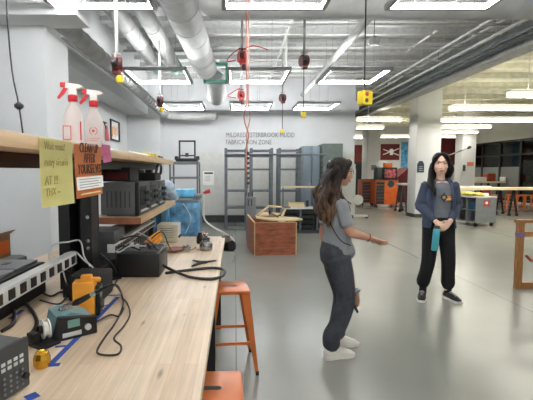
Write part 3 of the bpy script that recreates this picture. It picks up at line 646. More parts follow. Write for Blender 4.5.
# boom arm
p=PY(447,156,17); q=PY(468,148,17); 
t=thing('boom_stand','thin boom pole with a black tip behind the standing woman','stand',(p.x,17,0))
B().tube([p,q],.03,n=8,smooth=False).fin('boom','steel',t); B().tube([q,q+Vector((.1,0,.04))],.06,n=8).fin('tip','black',t); B().cyl((p.x,17,0),(p.x,17,p.z),.025).cyl((p.x,17,0),(p.x,17,.03),.2).fin('pole','black',t)
# orange metal stools ----------------------------------------------------
def stool(label,x,y,rz):
    t=thing('metal_stool',label,'stool',(x,y,0),rz,'orange metal stools'); X=W[t]; H=.64; s=.15
    m='orange_steel'
    bm=B(X); bm.box((-s,-s,H-.03),(s,s,H),bev=.028).fin('seat',m,t)
    B(X).box((-.045,-.014,H),(.045,.014,H+.0012),bev=.0).cyl((-.045,0,H),(-.045,0,H+.0012),.014,n=12).cyl((.045,0,H),(.045,0,H+.0012),.014,n=12).fin('grip_hole','black',t,smooth=False)
    for sx in (-1,1):
        for sy in (-1,1):
            e=.205
            a=Vector((sx*(s-.006),sy*(s-.006),H-.02)); c=Vector((sx*e,sy*e,.02))
            # folded sheet leg: L section tapering downwards
            l=B(X); w0=.062; w1=.026
            l.prism([a,a+Vector((-sx*w0,0,0)),c+Vector((-sx*w1,0,0)),c],(0,-sy*.006,0)); l.prism([a,a+Vector((0,-sy*w0,0)),c+Vector((0,-sy*w1,0)),c],(-sx*.006,0,0))
            lo=l.fin('leg',m,t,smooth=False)
            B(X).box(c-Vector((.0 if sx>0 else 0,0,.02))+Vector((-.02 if sx>0 else -.002,-.02 if sy>0 else -.002,0)),c+Vector((.002 if sx>0 else .02,.002 if sy>0 else .02,.012))).fin('rubber_foot','rubber',lo,smooth=False)
    zr=.24; e=s+(.205-s)*(1-zr/H)-.012
    for a,c in (((-e,-e),(e,-e)),((e,-e),(e,e)),((e,e),(-e,e)),((-e,e),(-e,-e))):
        B(X).box((min(a[0],c[0])-.004,min(a[1],c[1])-.004,zr-.012),(max(a[0],c[0])+.004,max(a[1],c[1])+.004,zr+.012)).fin('foot_rail',m,t,smooth=False)
    return t
st=stool('orange metal stool standing whole at the far bench end',-.045,3.12,R(6))
dup(st,(-.115,1.62,0),R(2),'orange metal stool cut off at the photo bottom, only its seat seen')
for px,Y,l in ((496,15.3,'orange metal stool under far tables, nearest to the grey cart'),(511,15.4,'orange metal stool under far tables, framed by black trestle legs'),(524.5,15.3,'orange metal stool under far tables, right of the trestle'),(538,15.5,'orange metal stool cut by the right edge under far tables')):
    p=PY(px,200,Y); dup(st,(p.x,Y,0),R(random.uniform(-20,20)),l)
# long tables
def table(px0,px1,py,Y,dep,m,label,legs,dark='black'):
    a=PY(px0,py,Y); c=PY(px1,py,Y); c.x=min(c.x,13.2); legs=[p for p in legs if PY(p,py,Y).x<13]; t=thing('work_table',label,'table',((a.x+c.x)/2,Y+dep/2,0))
    B().box((a.x,Y,a.z-.07),(c.x,Y+dep,a.z)).fin('tabletop',m,t,smooth=False)
    for px in legs:
        x=PY(px,py,Y).x
        for yy in (Y+.08,Y+dep-.12):
            for s in (-1,1): 
                B().prism([(x-.03,yy,a.z-.07),(x+.03,yy,a.z-.07),(x+s*.13+.022,yy,.09),(x+s*.13-.022,yy,.09)],(0,.05,0)).fin('leg',dark,t,smooth=False)
                B().cyl((x+s*.13,yy-.01,.05),(x+s*.13,yy+.05,.05),.05).fin('caster','black',t)
    return a
M['tabletop']=mat('tabletop',(232,218,180),.4,var=.04)
za=table(440,620,188,13.6,.9,'tabletop','near long pale-topped work table on black legs at right',(449,516,570)).z
zb=table(430,640,181.5,19.5,1.0,'tabletop','far long pale-topped work table near the glazed wall',(440,500,545,600)).z
zc_=table(402,412,183.5,15.0,.6,'white_steel','white table with black trestle legs left of the central pillar',(405,),'dark_grey').z
for px0,px1,py,m,l,cat in ((473,487,177,'white_paper','long white box on the far table, left one','box'),(505,522,177,'white_paper','long white box on the far table, right one','box'),(487.5,496,173.5,'red_crate','red-brown crate on far table beside the left white box','crate'),(522.5,526.5,175,'red_crate','small red-brown box right of the right white box','box'),(527.5,532,176,'cabinet_green','small green-grey box at right end of far table','box')):
    a=PY(px0,py,19.8); c=PY(px1,py,19.8); B().box((a.x,19.8,zb),(c.x,20.2,a.z),bev=.02).fin('box' if cat=='box' else 'crate',m,label=l,cat=cat)
p=PY(509.5,176,20); B().lathe([(0,0),(.12,.0),(.14,.06),(.09,.14),(0,.16)],(p.x,20,PY(509,177,19.8).z)).fin('helmet','white_steel',label='rounded white helmet on the right white box',cat='helmet')
for i,(px,l) in enumerate(((444,'pale flat tray on the near long table, left'),(470,'pale flat tray on the near long table, right of standing woman'))):
    a=PY(px,186,14); B().box((a.x,13.9,za),(a.x+.7,14.3,za+.05),bev=.01).fin('tray','white_paper',label=l,cat='tray')
# dark back-row tables/chairs silhouettes
for i,(px,l) in enumerate(((489,'dark red chair behind the far table, left'),(516,'dark red chair behind the far table, right'))):
    a=PY(px,190,17.2); t=thing('task_chair',l,'chair',(a.x,17.2,0))
    B().box((a.x-.2,17.0,.44),(a.x+.2,17.4,.5),bev=.03).fin('seat','red_crate',t); B().box((a.x-.18,17.36,.5),(a.x+.18,17.42,.92),bev=.03).fin('backrest','red_crate',t)
    for sx in (-1,1):
        for sy in (-1,1): B().cyl((a.x+sx*.17,17.2+sy*.17,0),(a.x+sx*.15,17.2+sy*.15,.45),.015,n=8).fin('leg','black',t)
# grey cart
base=PZ(475,227,0); t=thing('rolling_cart','grey metal rolling cart with open shelves and red sticker','cart',base,R(11)); X=W[t]
w,d,z0,z1=.66,.62,.11,.80   # local x: right along the plain side panel ; shelves face -x
B(X).box((0,0,z0),(w,.02,z1)).fin('side_panel','mid_grey',t,smooth=False); B(X).box((0,1.0,z0),(w,1.02,z1)).fin('side_panel','mid_grey',t,smooth=False)
B(X).box((w-.02,.02,z0),(w,1.0,z1)).fin('back_panel','mid_grey',t,smooth=False)
B(X).box((0,.02,z0),(w-.02,1.0,z0+.03)).fin('bottom_shelf','mid_grey',t,smooth=False); B(X).box((.02,.02,.44),(w-.02,1.0,.46)).fin('middle_shelf','mid_grey',t,smooth=False)
B(X).box((0,.34,z0+.03),(w-.02,.36,z1)).fin('divider','mid_grey',t,smooth=False); B(X).box((0,.67,z0+.03),(w-.02,.69,z1)).fin('divider','mid_grey',t,smooth=False)
B(X).box((-.01,-.01,z1),(w+.01,1.03,z1+.04),bev=.01).fin('top','pale_grey',t)
for x in (.07,w-.07):
    for y in (.07,.95): B(X).cyl((x-.02,y,.05),(x+.02,y,.05),.05).box((x-.025,y-.025,.08),(x+.025,y+.025,z0)).fin('caster','black',t)
B(X).prism([(.22,-.003,.54),(.34,-.003,.6),(.46,-.003,.54),(.42,-.003,.64),(.47,-.003,.74),(.36,-.003,.72),(.25,-.003,.75),(.28,-.003,.64)],(0,.002,0)).fin('sticker','bright_red',t,smooth=False)
B(X).box((.3,-.005,.63),(.38,-.003,.70)).fin('sticker_patch','white_paper',t,smooth=False)
B(X).ell((.18,.5,z1+.10),(.14,.3,.065)).ell((.3,.25,z1+.09),(.14,.15,.055)).fin('yellow_bag','yellow_bag',label='crumpled yellow bag lying on the grey cart',cat='bag')
B(X).box((.38,.1,z1+.04),(.5,.22,z1+.13),bev=.02).fin('white_carton','white_paper',label='small white carton on the grey cart beside yellow bag',cat='carton')
B(X).box((.48,.3,z1+.04),(.62,.6,z1+.10),bev=.02).fin('black_tool_case','black',label='small black case on the back of the grey cart',cat='case')
B(X).box((.04,.06,.47),(.4,.3,.66),bev=.01).fin('blue_bin','blue_dark',label='dark blue bin on the cart upper shelf',cat='bin'); B(X).box((.04,.4,.14+.001),(.4,.62,.36),bev=.01).fin('black_bin','black_matte',label='black bin on the cart lower shelf',cat='bin')
# wooden frame at right edge
q=PZ(519,289,0); Y=q.y; x0=q.x-.04
t=thing('wooden_stand','honey-coloured wooden stand cut off by the right edge','stand',(x0+.4,Y,0))
zt=PY(519,220,Y).z
for x,y in ((x0,Y),(x0+.95,Y)): B().box((x,y,0),(x+.075,y+.06,zt-.04)).fin('post','honey_wood',t,smooth=False)
B().box((x0-.01,Y-.01,zt-.04),(x0+1.04,Y+.09,zt)).fin('top_rail','honey_wood',t,smooth=False)
for zz,h in ((PY(525,237,Y).z,.07),(PY(525,291,Y).z+.03,.08)): B().box((x0+.075,Y+.01,zz),(x0+.95,Y+.05,zz+h)).fin('cross_rail','honey_wood',t,smooth=False)
B().box((x0+.3,Y+.02,PY(530,281,Y).z),(x0+.36,Y+.05,PY(530,236,Y).z)).fin('spindle','honey_wood',t,smooth=False)
B().box((x0-.004,Y-.004,zt-.22),(x0+.079,Y+.064,zt-.17)).fin('purple_band','purple',t,smooth=False)
B().tube([(x0+.1,Y-.02,.45),(x0+.18,Y-.03,.38),(x0+.25,Y-.02,.5),(x0+.33,Y-.02,.42)],.018).fin('rope','red_crate',t)
# ================================================================ workbench on the left
ZT=.90; XE=-.10; XB=-1.50; Y0,Y1=.15,3.95
bench=thing('workbench','long maple-topped workbench with a raised wooden shelf rack','workbench',(-.8,2.0,0))
B().box((XB,Y0,ZT-.045),(XE,Y1,ZT),bev=.004).fin('tabletop','maple',bench)
for x in (XE-.10,XB+.04):
    for y in (.35,2.74,3.83): B().box((x,y,0),(x+.06,y+.06,ZT-.045)).fin('leg','black',bench,smooth=False)
B().box((XE-.09,Y0+.1,ZT-.12),(XE-.05,Y1-.06,ZT-.045)).box((XB+.04,Y0+.1,ZT-.12),(XB+.08,Y1-.06,ZT-.045)).fin('apron','black',bench,smooth=False)
SX=-.62; US=1.661; sh=.045
B().box((-.98,.3,US-sh),(SX,2.35,US),bev=.004).fin('upper_shelf','shelf_wood',bench)
B().box((-.98,2.356,US-sh),(SX,4.05,US),bev=.004).fin('upper_shelf','shelf_wood',bench)
B().box((-.82,.3,US-sh-.055),(-.78,4.0,US-sh)).fin('shelf_beam','black',bench,smooth=False)
MS=1.245
B().box((-.94,2.62,MS-.045),(SX,4.15,MS),bev=.003).fin('middle_shelf','shelf_wood',bench); B().box((-.94,2.612,MS-.044),(SX,2.62,MS-.001)).fin('shelf_end','end_grain',bench,smooth=False)
for y,w in ((2.16,.10),(3.75,.08)):
    for x in (-.96,-.84): B().box((x,y,ZT),(x+.06,y+w,US-sh-.055 if x>-.9 else US-sh)).fin('upright','black',bench,smooth=False)
b=B().box((-.96,2.262,ZT),(-.78,2.28,US-sh-.06)); b.fin('upright_plate','black_matte',bench,smooth=False)
b=B()
for z in (1.13,1.17,1.3): b.cyl((-.80,2.155,z),(-.80,2.16,z),.01)
b.fin('bolt','chrome',bench)
B().box((-.93,2.28,1.5),(-.90,4.0,1.56)).box((-.93,2.28,MS+.22),(-.91,2.3,1.56)).fin('cable_tray','black_matte',bench,smooth=False)
# ---- notes hanging from shelf edge
nx=SX+.002
def note(px0,px1,pyt,pyb,m,label,lines,cat='note',tilt=0):
    a=PX(px0,pyt[0],nx); c=PX(px1,pyt[1],nx); d=PX(px1,pyb[1],nx); e=PX(px0,pyb[0],nx)
    t=thing('paper_note',label,cat,((a+c)/2).xy.to_3d()+Vector((0,0,e.z)))
    b=B(); n=8; k=6; grid=[]
    for j in range(k+1):
        row=[]
        for i in range(n+1):
            u=i/n;v=j/k; p=(a*(1-u)+c*u)*(1-v)+(e*(1-u)+d*u)*v; p=p.copy(); p.x=nx+.001+.014*v*v*(.6+.4*math.sin(3*u))
            row.append(b.bm.verts.new(p))
        grid.append(row)
    for j in range(k):
        for i in range(n): b.bm.faces.new([grid[j][i],grid[j][i+1],grid[j+1][i+1],grid[j+1][i]])
    r=bmesh.ops.solidify(b.bm,geom=b.bm.faces[:],thickness=.0008)
    b.fin('sheet',m,t)
    return t,a,c,e,d
def ontext(t,a,c,e,s_,u,v,size,m,sx=1,ex=.0006,align='LEFT'):
    p=a*(1-u)+c*u; q=e*(1-u)+e*0+ (c*0); q=e+(c-a)*u; P=p*(1-v)+q*v; P=P.copy(); P.x=nx+.0035+.014*v*v
    up=(a-e).normalized(); al=(c-a).normalized()
    text(s_,size,frame(P,al,up),m,'writing',t,extrude=ex,align=align,sx=sx)
t,a,c,e,d=note(39,72,(137,142),(208,203),'yellow_paper','pale yellow handwritten note taped to the upper shelf edge',[])
a.y+=.012; c.y+=.012
for s_,v in (('Wait went?',.16),('every time in',.40),('AT !!!',.68)): ontext(t,a,c,e,s_,.06,v,.036 if v<.6 else .042,'ink_pencil',sx=.95)
ontext(t,a,c,e,'THX --',.06,.84,.036,'ink_pencil')
t,a,c,e,d=note(74,100.5,(144,147),(199,193.5),'orange_paper','orange printed clean-up sign hanging from the upper shelf',[])
for s_,v in (('CLEAN UP',.14),('AFTER',.34),('YOURSELVES',.55)): ontext(t,a,c,e,s_,.5,v,.056,'ink_brown',sx=.82,align='CENTER',ex=.0014)
def patch(v0,v1,u0,u1,m,nm):
    b=B(); f=lambda u,v:(a*(1-u)+c*u)*(1-v)+(e*(1-u)+d*u)*v
    q=[f(u0,v1),f(u1,v1),f(u1,v0),f(u0,v0)]
    for w,v in zip(q,(v1,v1,v0,v0)): w.x=nx+.0035+.014*v*v
    b.prism(q,(.0008,0,0)); return b.fin(nm,m,t,smooth=False)
patch(.61,.85,.0,1,'white_paper','white_block'); 
for i in range(4):
    b=B(); v=.65+.05*i; f=lambda u,vv:(a*(1-u)+c*u)*(1-vv)+(e*(1-u)+d*u)*vv
    q=[f(.08,v+.012),f(.9-.1*(i%2),v+.012),f(.9-.1*(i%2),v),f(.08,v)]
    for w in q: w.x=nx+.0048+.014*v*v
    b.prism(q,(.0006,0,0)).fin('text_line','ink_grey',t,smooth=False)
b=patch(.92,.945,.1,.85,'yellow_paper','footer_line')
t,a,c,e,d=note(101.5,110,(144.5,145),(163,161),'pink_paper','small pink scribbled sticky note right of the orange sign',[])
b=B()
# ---- spray bottles
def spray(px,Y,label,rz,s=1,z=US+.001):
    p=PY(px,140,Y); t=thing('spray_bottle',label,'spray bottle',(p.x,p.y,z),rz,group='spray bottles on the upper shelf'); X=W[t]
    b=B(X@Matrix.Diagonal((.043*s,.030*s,1,1)))
    b.lathe([(0,0),(.93,0),(1,.008),(1,.10*s),(.93,.135*s),(.62,.165*s),(.4,.182*s),(.36,.205*s)],n=28).fin('bottle','bottle_plastic',t)
    B(X).lathe([(.019*s,.195*s),(.021*s,.2*s),(.021*s,.222*s),(.015*s,.226*s)]).fin('collar','spray_red',t)
    h=B(X); h.box((-.016*s,-.012*s,.224*s),(.016*s,.012*s,.256*s),bev=.004).prism([(-.03*s,-.011*s,.254*s),(.022*s,-.011*s,.254*s),(.048*s,-.011*s,.262*s),(.03*s,-.011*s,.272*s),(-.028*s,-.011*s,.278*s)],(0,.022*s,0)).fin('spray_head','spray_white',t)
    B(X).box((-.052*s,-.010*s,.258*s),(-.026*s,.010*s,.280*s),bev=.004).prism([(-.034*s,-.008*s,.262*s),(-.046*s,-.008*s,.24*s),(-.066*s,-.008*s,.212*s),(-.060*s,-.008*s,.206*s),(-.036*s,-.008*s,.228*s),(-.022*s,-.008*s,.256*s)],(0,.016*s,0)).fin('trigger','spray_red',t)
    return t,X,s
t,X,s=spray(74,1.75,'clear spray bottle with red trigger, left one on the shelf',R(12),.95)
B(X).box((-.038,-.0345,.02),(-.004,-.029,.08)).fin('label_panel','print_pink',t,smooth=False)
b=B(X)
B(X).box((-.034,-.0355,.024),(-.008,-.0345,.076)).fin('label_sheet','bottle_plastic',t,smooth=False)
B(X).box((.030,-.0225,.02),(.034,-.016,.10)).fin('measure_stripe','spray_red',t,smooth=False)
t,X,s=spray(94.5,1.92,'clear spray bottle with red round emblem, right one on shelf',R(12),.97)
b=B(X).arc((0,-.0325,.075),.017,.0016,R(110),R(250)).arc((0,-.0325,.075),.017,.0016,R(-70),R(70))
b.cyl((0,-.034,.075),(0,-.031,.075),.007,n=12).box((-.03,-.032,.04),(.03,-.030,.0415)).box((-.03,-.032,.03),(.02,-.030,.0315))
b.fin('emblem','print_pink',t,smooth=False)
# small things on the far end of the upper shelf
def onshelf(px,Y): return PY(px,160,Y).x
B().box((-.9,2.5,US+.001),(-.66,3.1,US+.016)).fin('paper_stack','white_paper',label='white sheets lying on the upper shelf past the bottles',cat='paper')
B().box((-.75,3.05,US+.017-.016),(-.64,3.35,US+.03),bev=.008).fin('small_case','yellow_bag',label='small yellow packet at the back of upper shelf',cat='packet')
b=B().tube([(-.66,3.5,US+.012),(-.72,3.62,US+.014),(-.68,3.75,US+.014),(-.74,3.85,US+.014)],.011)
b.fin('clamp','dark_grey',label='dark metal clamp lying at the far end of upper shelf',cat='clamp')
# ---- instruments on the middle shelf
def instrument(y0,y1,x0,x1,h,label,z=MS+.001,m='scope_grey',nm='oscilloscope',knobs=3):
    t=thing(nm,label,'test instrument',((x0+x1)/2,(y0+y1)/2,z),group='instruments on the middle shelf')
    B().box((x0,y0,z+.008),(x1-.03,y1,z+h),bev=.008).fin('body',m,t)
    B().box((x1-.03,y0-.006,z+.002),(x1,y1+.006,z+h+.006),bev=.008).fin('front_frame','black',t)
    B().box((x1,y0+.03,z+.07),(x1+.003,y0+.03+(y1-y0)*.5,z+h-.025),bev=.001).fin('screen','black_glass',t,smooth=False)
    b=B()
    for i in range(knobs):
        for j in range(2): b.cyl((x1,y1-.05-.05*j,z+.05+.05*i),(x1+.02,y1-.05-.05*j,z+.05+.05*i),.014,n=12)
    b.fin('knob','dark_grey',t)
    b=B()
    for i in range(5): b.box((x1,y0+.04+.05*i,z+.025),(x1+.004,y0+.07+.05*i,z+.04))
    b.fin('button','pale_grey',t,smooth=False)
    for yy in (y0+.04,y1-.06): B().box((x0+.03,yy,z),(x1-.04,yy+.02,z+.008)).fin('foot','rubber',t,smooth=False)
    return t
t=instrument(2.67,3.0,-.90,-.64,.225,'grey bench instrument with black front frame, nearest on middle shelf')
b=B()
for i in range(6): b.box((-.86+.03*i,2.668,MS+.06),(-.85+.03*i,2.670,MS+.17))
b.fin('vent_slot','dark_grey',t,smooth=False)
instrument(3.03,3.36,-.90,-.645,.22,'second grey bench instrument on the middle shelf, behind the nearest',knobs=3)
instrument(3.4,3.72,-.90,-.65,.215,'third bench instrument on the middle shelf, farthest one',m='pale_grey')
t=thing('red_module','dark case with a maroon front stacked behind the nearest instrument','case',(-.8,3.18,MS+.226)); 
B().box((-.93,2.75,MS+.233),(-.72,3.0,MS+.33),bev=.006).fin('case','black_matte',t); B().box((-.91,2.742,MS+.245),(-.74,2.75,MS+.295)).fin('front_plate','maroon',t,smooth=False)
t=thing('handled_case','black case with a curved carrying handle on the third instrument','case',(-.75,3.55,MS+.222))
B().box((-.88,3.42,MS+.222),(-.68,3.68,MS+.29),bev=.01).fin('case','black_matte',t); B().tube([(-.68,3.44,MS+.28),(-.67,3.46,MS+.34),(-.67,3.55,MS+.365),(-.67,3.64,MS+.34),(-.68,3.66,MS+.28)],.012).fin('handle','black',t)
# small boxes left of the instrument, behind post
B().box((-.93,2.36,1.02),(-.72,2.6,1.19),bev=.01).box((-.92,2.38,ZT+.001),(-.74,2.58,1.02)).fin('equipment_box','dark_grey',label='dark equipment box under the near end of the middle shelf',cat='case')
# ---- left equipment: black rack unit with power strips
t=thing('rack_unit','long black rack unit lying on the bench behind the nearest power strip','equipment',(-1.0,1.6,ZT+.001))
B().box((-1.24,1.3,ZT+.001),(-1.02,2.12,1.065),bev=.006).fin('body','black_matte',t)
B().box((-1.25,1.3,1.066),(-1.0,2.05,1.08),bev=.005).fin('lid','black',t)
def strip(x,y0,y1,z,label,n,tp=.05,hh=.062):
    t=thing('power_strip',label,'power strip',(x-.025,(y0+y1)/2,z))
    B().box((x-tp,y0,z),(x,y1,z+hh),bev=.003).fin('housing','pale_grey',t)
    for i in range(n):
        y=y0+(y1-y0)*(i+.5)/n; o=B().box((x,y-.019*(1.25 if n<15 else 1),z+.010),(x+.004,y+.019,z+hh-.012),bev=.001).fin('outlet','black',t,smooth=False)
    return t
ps1=strip(-.835,1.1,2.08,1.062,'long pale power strip with black outlets at the photo left',12)
for q in ((-.886,1.12),(-.886,2.02)): B().box((q[0],q[1],ZT+.001),(q[0]+.044,q[1]+.04,1.062)).fin('bracket','black',ps1,smooth=False)
for i,(y0,y1,l) in enumerate(((1.32,1.58,'flat grey tablet on the black rack unit, nearest'),(1.62,1.82,'flat grey tablet on black rack unit, middle'),(1.84,2.04,'flat grey tablet on black rack unit, farthest'))):
    t=thing('tablet_device',l,'tablet',(-1.1,(y0+y1)/2,1.081)); B().box((-1.22,y0,1.081),(-1.02,y1,1.095),bev=.004).fin('body','panel_grey',t); B().box((-1.14,y0+.08,1.095),(-1.11,y0+.12,1.097)).fin('button','black',t,smooth=False)
# rounded grey case and cardboard box behind
p=BT0=PZ(10,271,ZT)
t=thing('padded_case','rounded grey case lying at the back of the bench','case',(-1.38,2.3,ZT+.001))
B().box((-1.495,2.05,ZT+.03),(-1.30,2.5,ZT+.13),bev=.04).fin('lid','case_grey',t); B().box((-1.49,2.07,ZT+.001),(-1.31,2.48,ZT+.035),bev=.01).fin('base','black_matte',t); B().box((-1.3,2.38,ZT+.06),(-1.297,2.42,ZT+.08)).fin('tag','pale_grey',t,smooth=False)
t=thing('cardboard_box','open cardboard box with orange label on the grey case','box',(-1.42,2.36,ZT+.131))
z=ZT+.131
B().box((-1.495,2.25,z),(-1.385,2.255,z+.13)).box((-1.495,2.435,z),(-1.385,2.44,z+.13)).box((-1.39,2.255,z),(-1.385,2.435,z+.13)).box((-1.495,2.255,z),(-1.39,2.435,z+.005)).fin('carton','cardboard',t,smooth=False)
B().prism([(-1.385,2.26,z+.13),(-1.385,2.43,z+.13),(-1.34,2.42,z+.16),(-1.34,2.27,z+.16)],(0,0,.004)).fin('flap','cardboard',t,smooth=False)
B().box((-1.385,2.28,z+.02),(-1.383,2.42,z+.10)).fin('orange_label','orange_cab',t,smooth=False)
# second strip and black unit further back
t=thing('equipment_crate','black box of electronics on the bench under the middle shelf','equipment',(-.57,2.6,ZT+.001))
B().box((-.725,2.40,ZT+.001),(-.46,2.70,1.05),bev=.012).fin('case','black',t)
B().box((-.705,2.42,1.05),(-.48,2.68,1.058)).fin('lid','dark_grey',t,smooth=False)
for i in range(8): 
    x,y=-.70+.025*i,2.45+random.random()*.15; B().box((x,y,1.058),(x+.018,y+.05,1.075+random.random()*.02),bev=.003).fin('connector',random.choice(['pale_grey','black','steel','dark_grey']),t)
t=thing('lower_shelf_gear','dark equipment stack between bench and middle shelf','equipment',(-.85,3.1,ZT+.001))
B().box((-.95,2.66,ZT+.001),(-.765,3.7,1.13),bev=.01).fin('body','black_matte',t)
b=B()
for i in range(16): b.box((-.765,2.72+.06*i,.95),(-.761,2.75+.06*i,1.03))
b.fin('vent','dark_grey',t,smooth=False)
ps2=strip(-.715,2.35,3.55,1.064,'pale power strip lying deeper in, below the middle shelf',22,tp=.045,hh=.05)
for q in (2.38,3.5): B().box((-.757,q,ZT+.001),(-.722,q+.03,1.064)).fin('bracket','black',ps2,smooth=False)
# dark transformer box behind the yellow meter
t=thing('adapter_box','black transformer box with loose cables behind the orange meter','adapter',(-.78,2.0,ZT+.001))
B().box((-.83,1.95,ZT+.001),(-.66,2.13,1.03),bev=.012).fin('case','black_matte',t); B().cyl((-.74,1.948,.97),(-.74,1.955,.97),.02).fin('socket','dark_grey',t)
# ---- cables
def cable(pts,r,m,label,nm='cable'):
    return B().tube(pts,r,n=8,k=8).fin(nm,m,label=label,cat='cable')
b=lambda px,py,z=.908:PZ(px,py,z)
bt0=lambda px,py:PZ(px,py,.902)
cable([PY(50,262,2.0),PY(49,252,2.05),PY(55,244,2.1),PY(68,242,2.1),PY(80,241,2.1),PY(84,256,2.1),PY(90,266,2.1)],.004,'pale_grey','grey cable arching over the power strip by the post')
cable([PY(64,254,2.08),PY(75,252,2.1),PY(84,260,2.1),PY(93,268,2.12),PY(92,278,2.12)],.0045,'pale_grey','pale cable drooping from the power strip end')
cable([PY(96,200,2.55),PY(97,220,2.5),PY(96,245,2.4),PY(95,262,2.3),PY(90,272,2.2)],.0045,'pale_grey','pale cable dropping from shelf in front of black post')
cable([PY(62,260,2.05),PY(64,275,1.9),b(70,291),b(74,300)],.0035,'pale_grey','thin pale cable falling to the bench left of the orange meter')
cable([b(0,292,.93),b(16,296),b(30,308),b(37,322),b(31,334)],.008,'black','thick black cable curving in from the left edge')
cable([b(0,303,.92),b(12,307),b(14,322),b(2,331)],.008,'black','short black cable loop at left edge above the grey supply')
cable([b(36,288),b(50,296),b(62,292),b(80,300)],.005,'black','black cable crossing the bench below the power strip')
cable([b(110,284,.93),b(118,286),b(123,300),b(121,312),b(114,325),b(105,337),b(97,351),b(104,355),b(118,354),b(121,346),b(114,338),b(124,326),b(130,314),b(127,303),b(122,298)],.0038,'black','thin black meter lead looping on the bench right of the orange meter')
cable([PY(112,262,2.45),PY(100,270,2.3),b(93,284),b(100,290),b(112,288)],.005,'maroon','dark reddish cable lying between the black box and orange meter')
cable([b(96,322),b(110,315),b(119,316),b(124,308)],.004,'black','thin black lead running along the blue tape')
cable([PY(146,252,2.6),PY(158,262,2.55),b(172,270,.93),b(190,277),b(210,279),b(222,276),b(224,270),b(212,268),b(190,270),b(166,273)],.0095,'black','thick black cable loop reaching the bench edge by the tongs')
cable([PY(137,247,2.6),PY(147,254,2.55),PY(156,262,2.5)],.013,'mid_grey','grey cable sleeve slanting across the black electronics box')
for i in range(10):
    px=random.uniform(98,150); py=random.uniform(236,262)
    pts=[PY(px+random.uniform(-14,14),py+random.uniform(-9,9),2.42-.0*j) for j in range(4)]
pts=[[PY(100,262,2.35),PY(112,250,2.38),PY(126,246,2.4),PY(140,250,2.4)],[PY(98,252,2.36),PY(110,262,2.3),b(118,276),b(112,288,.91)],[PY(120,240,2.42),PY(134,236,2.42),PY(148,240,2.42),PY(158,250,2.42)],[PY(104,244,2.4),PY(118,252,2.4),PY(130,246,2.4),PY(146,246,2.42)]]
for q,m,l in zip(pts,('black','dark_grey','black','pale_grey'),('black cable tangled over the electronics box top','dark cable dropping beside the electronics box','black cable above the electronics box','pale cable tangled over the electronics box top')): cable(q,.005,m,l)
cable([PY(66,268,2.0),PY(72,276,1.95),b(84,284),b(98,279),b(108,272)],.0045,'black','black cable running from the rack unit toward the electronics box')
cable([b(40,300),b(58,304),b(66,296),b(62,286)],.004,'dark_grey','dark cable coiled under the pale power strip')
cable([PY(106,240,2.5),PY(116,232,2.55),PY(128,238,2.5),PY(136,232,2.6),PY(150,238,2.7)],.004,'pale_grey','pale looping cable hanging just below the middle shelf edge')
cable([PY(150,240,2.9),PY(162,232,2.9),PY(170,248,2.9),b(176,252)],.004,'black','black lead in front of the beige power supply')
cable([b(168,248),b(178,247),b(190,250),b(196,247)],.004,'maroon','dark red lead beside the small tin')
for px,py,Y,m,l in ((92,236,2.62,'steel','steel adapter plug in the clutter by the black post'),(104,256,2.38,'pale_grey','pale grey plug beside the electronics box'),(112,280,2.3,'black','small black plug lying on the bench near the blue tape')):
    p=bt0(px,py) if py>270 else PY(px,py,Y)
    t=thing('cable_plug',l,'plug',p); B().box(p-Vector((.02,.012,0)),p+Vector((.02,.012,.018)),bev=.004).fin('plug_body',m,t); B().tube([p+Vector((.02,0,.009)),p+Vector((.05,.01,.009))],.006).fin('strain_relief','black',t)
# ---- far part of the bench
def bt(px,py): return PZ(px,py,ZT)
a=bt(157,243); c=bt(177,243)
t=thing('power_supply','beige bench power supply at the far end of the bench','power supply',((a.x+c.x)/2,a.y+.1,ZT+.001))
B().box((a.x,a.y,ZT+.006),(c.x,a.y+.22,ZT+.165),bev=.006).fin('case','beige_case',t); B().box((c.x,a.y+.01,ZT+.012),(c.x+.006,a.y+.21,ZT+.16)).fin('front_panel','pale_grey',t,smooth=False)
for j in range(3): B().cyl((c.x+.006,a.y+.05+.05*j,ZT+.05),(c.x+.02,a.y+.05+.05*j,ZT+.05),.01,n=10).fin('knob','black',t)
bb=B()
for j in range(5): bb.box((a.x+.03,a.y-.001,ZT+.05+.02*j),(c.x-.03,a.y+.001,ZT+.056+.02*j))
bb.fin('vent_slot','mid_grey',t,smooth=False)
for i in (0,1): B().box((a.x+.01,a.y+.02+.15*i,ZT+.001),(c.x-.01,a.y+.05+.15*i,ZT+.006)).fin('foot','rubber',t,smooth=False)
t=thing('orange_pliers','orange-handled tool lying on the clutter before the beige supply','tool',PY(150,246,2.95))
B().tube([PY(143,247,2.9),PY(151,240,2.92),PY(160,233,2.95)],[.018,.028,.02]).tube([PY(148,247,2.9),PY(156,243,2.9),PY(161,238,2.92)],.014).fin('handle','tool_orange',t)
c0=bt(148,254); B().box((c0.x-.12,2.8,ZT+.001),(c0.x+.05,3.05,PY(150,250,2.9).z-.01),bev=.01).fin('parts_box','dark_grey',label='dark parts box carrying the orange-handled tool',cat='box')
p=bt(171,252); B().ell((p.x-.02,p.y,ZT+.02),(.10,.05,.02)).ell((p.x+.05,p.y+.04,ZT+.018),(.06,.05,.017)).fin('shop_rag','cloth_pink',label='crumpled brownish rag beside the small tin',cat='cloth')
p=bt(186,251); t=thing('solder_tin','small round metal tin on the bench near the steel bottle','tin',(p.x,p.y,ZT+.001)); B().lathe([(0,0),(.036,0),(.038,.004),(.038,.032),(.03,.036),(0,.036)],(p.x,p.y,ZT+.001)).fin('can','steel',t); B().cyl((p.x,p.y,ZT+.0371),(p.x,p.y,ZT+.05),.022).fin('lid','steel',t)
p=bt(206,250); p.z=ZT+.001; t=thing('solvent_dispenser','shiny steel solvent bottle with narrow pump neck','bottle',p)
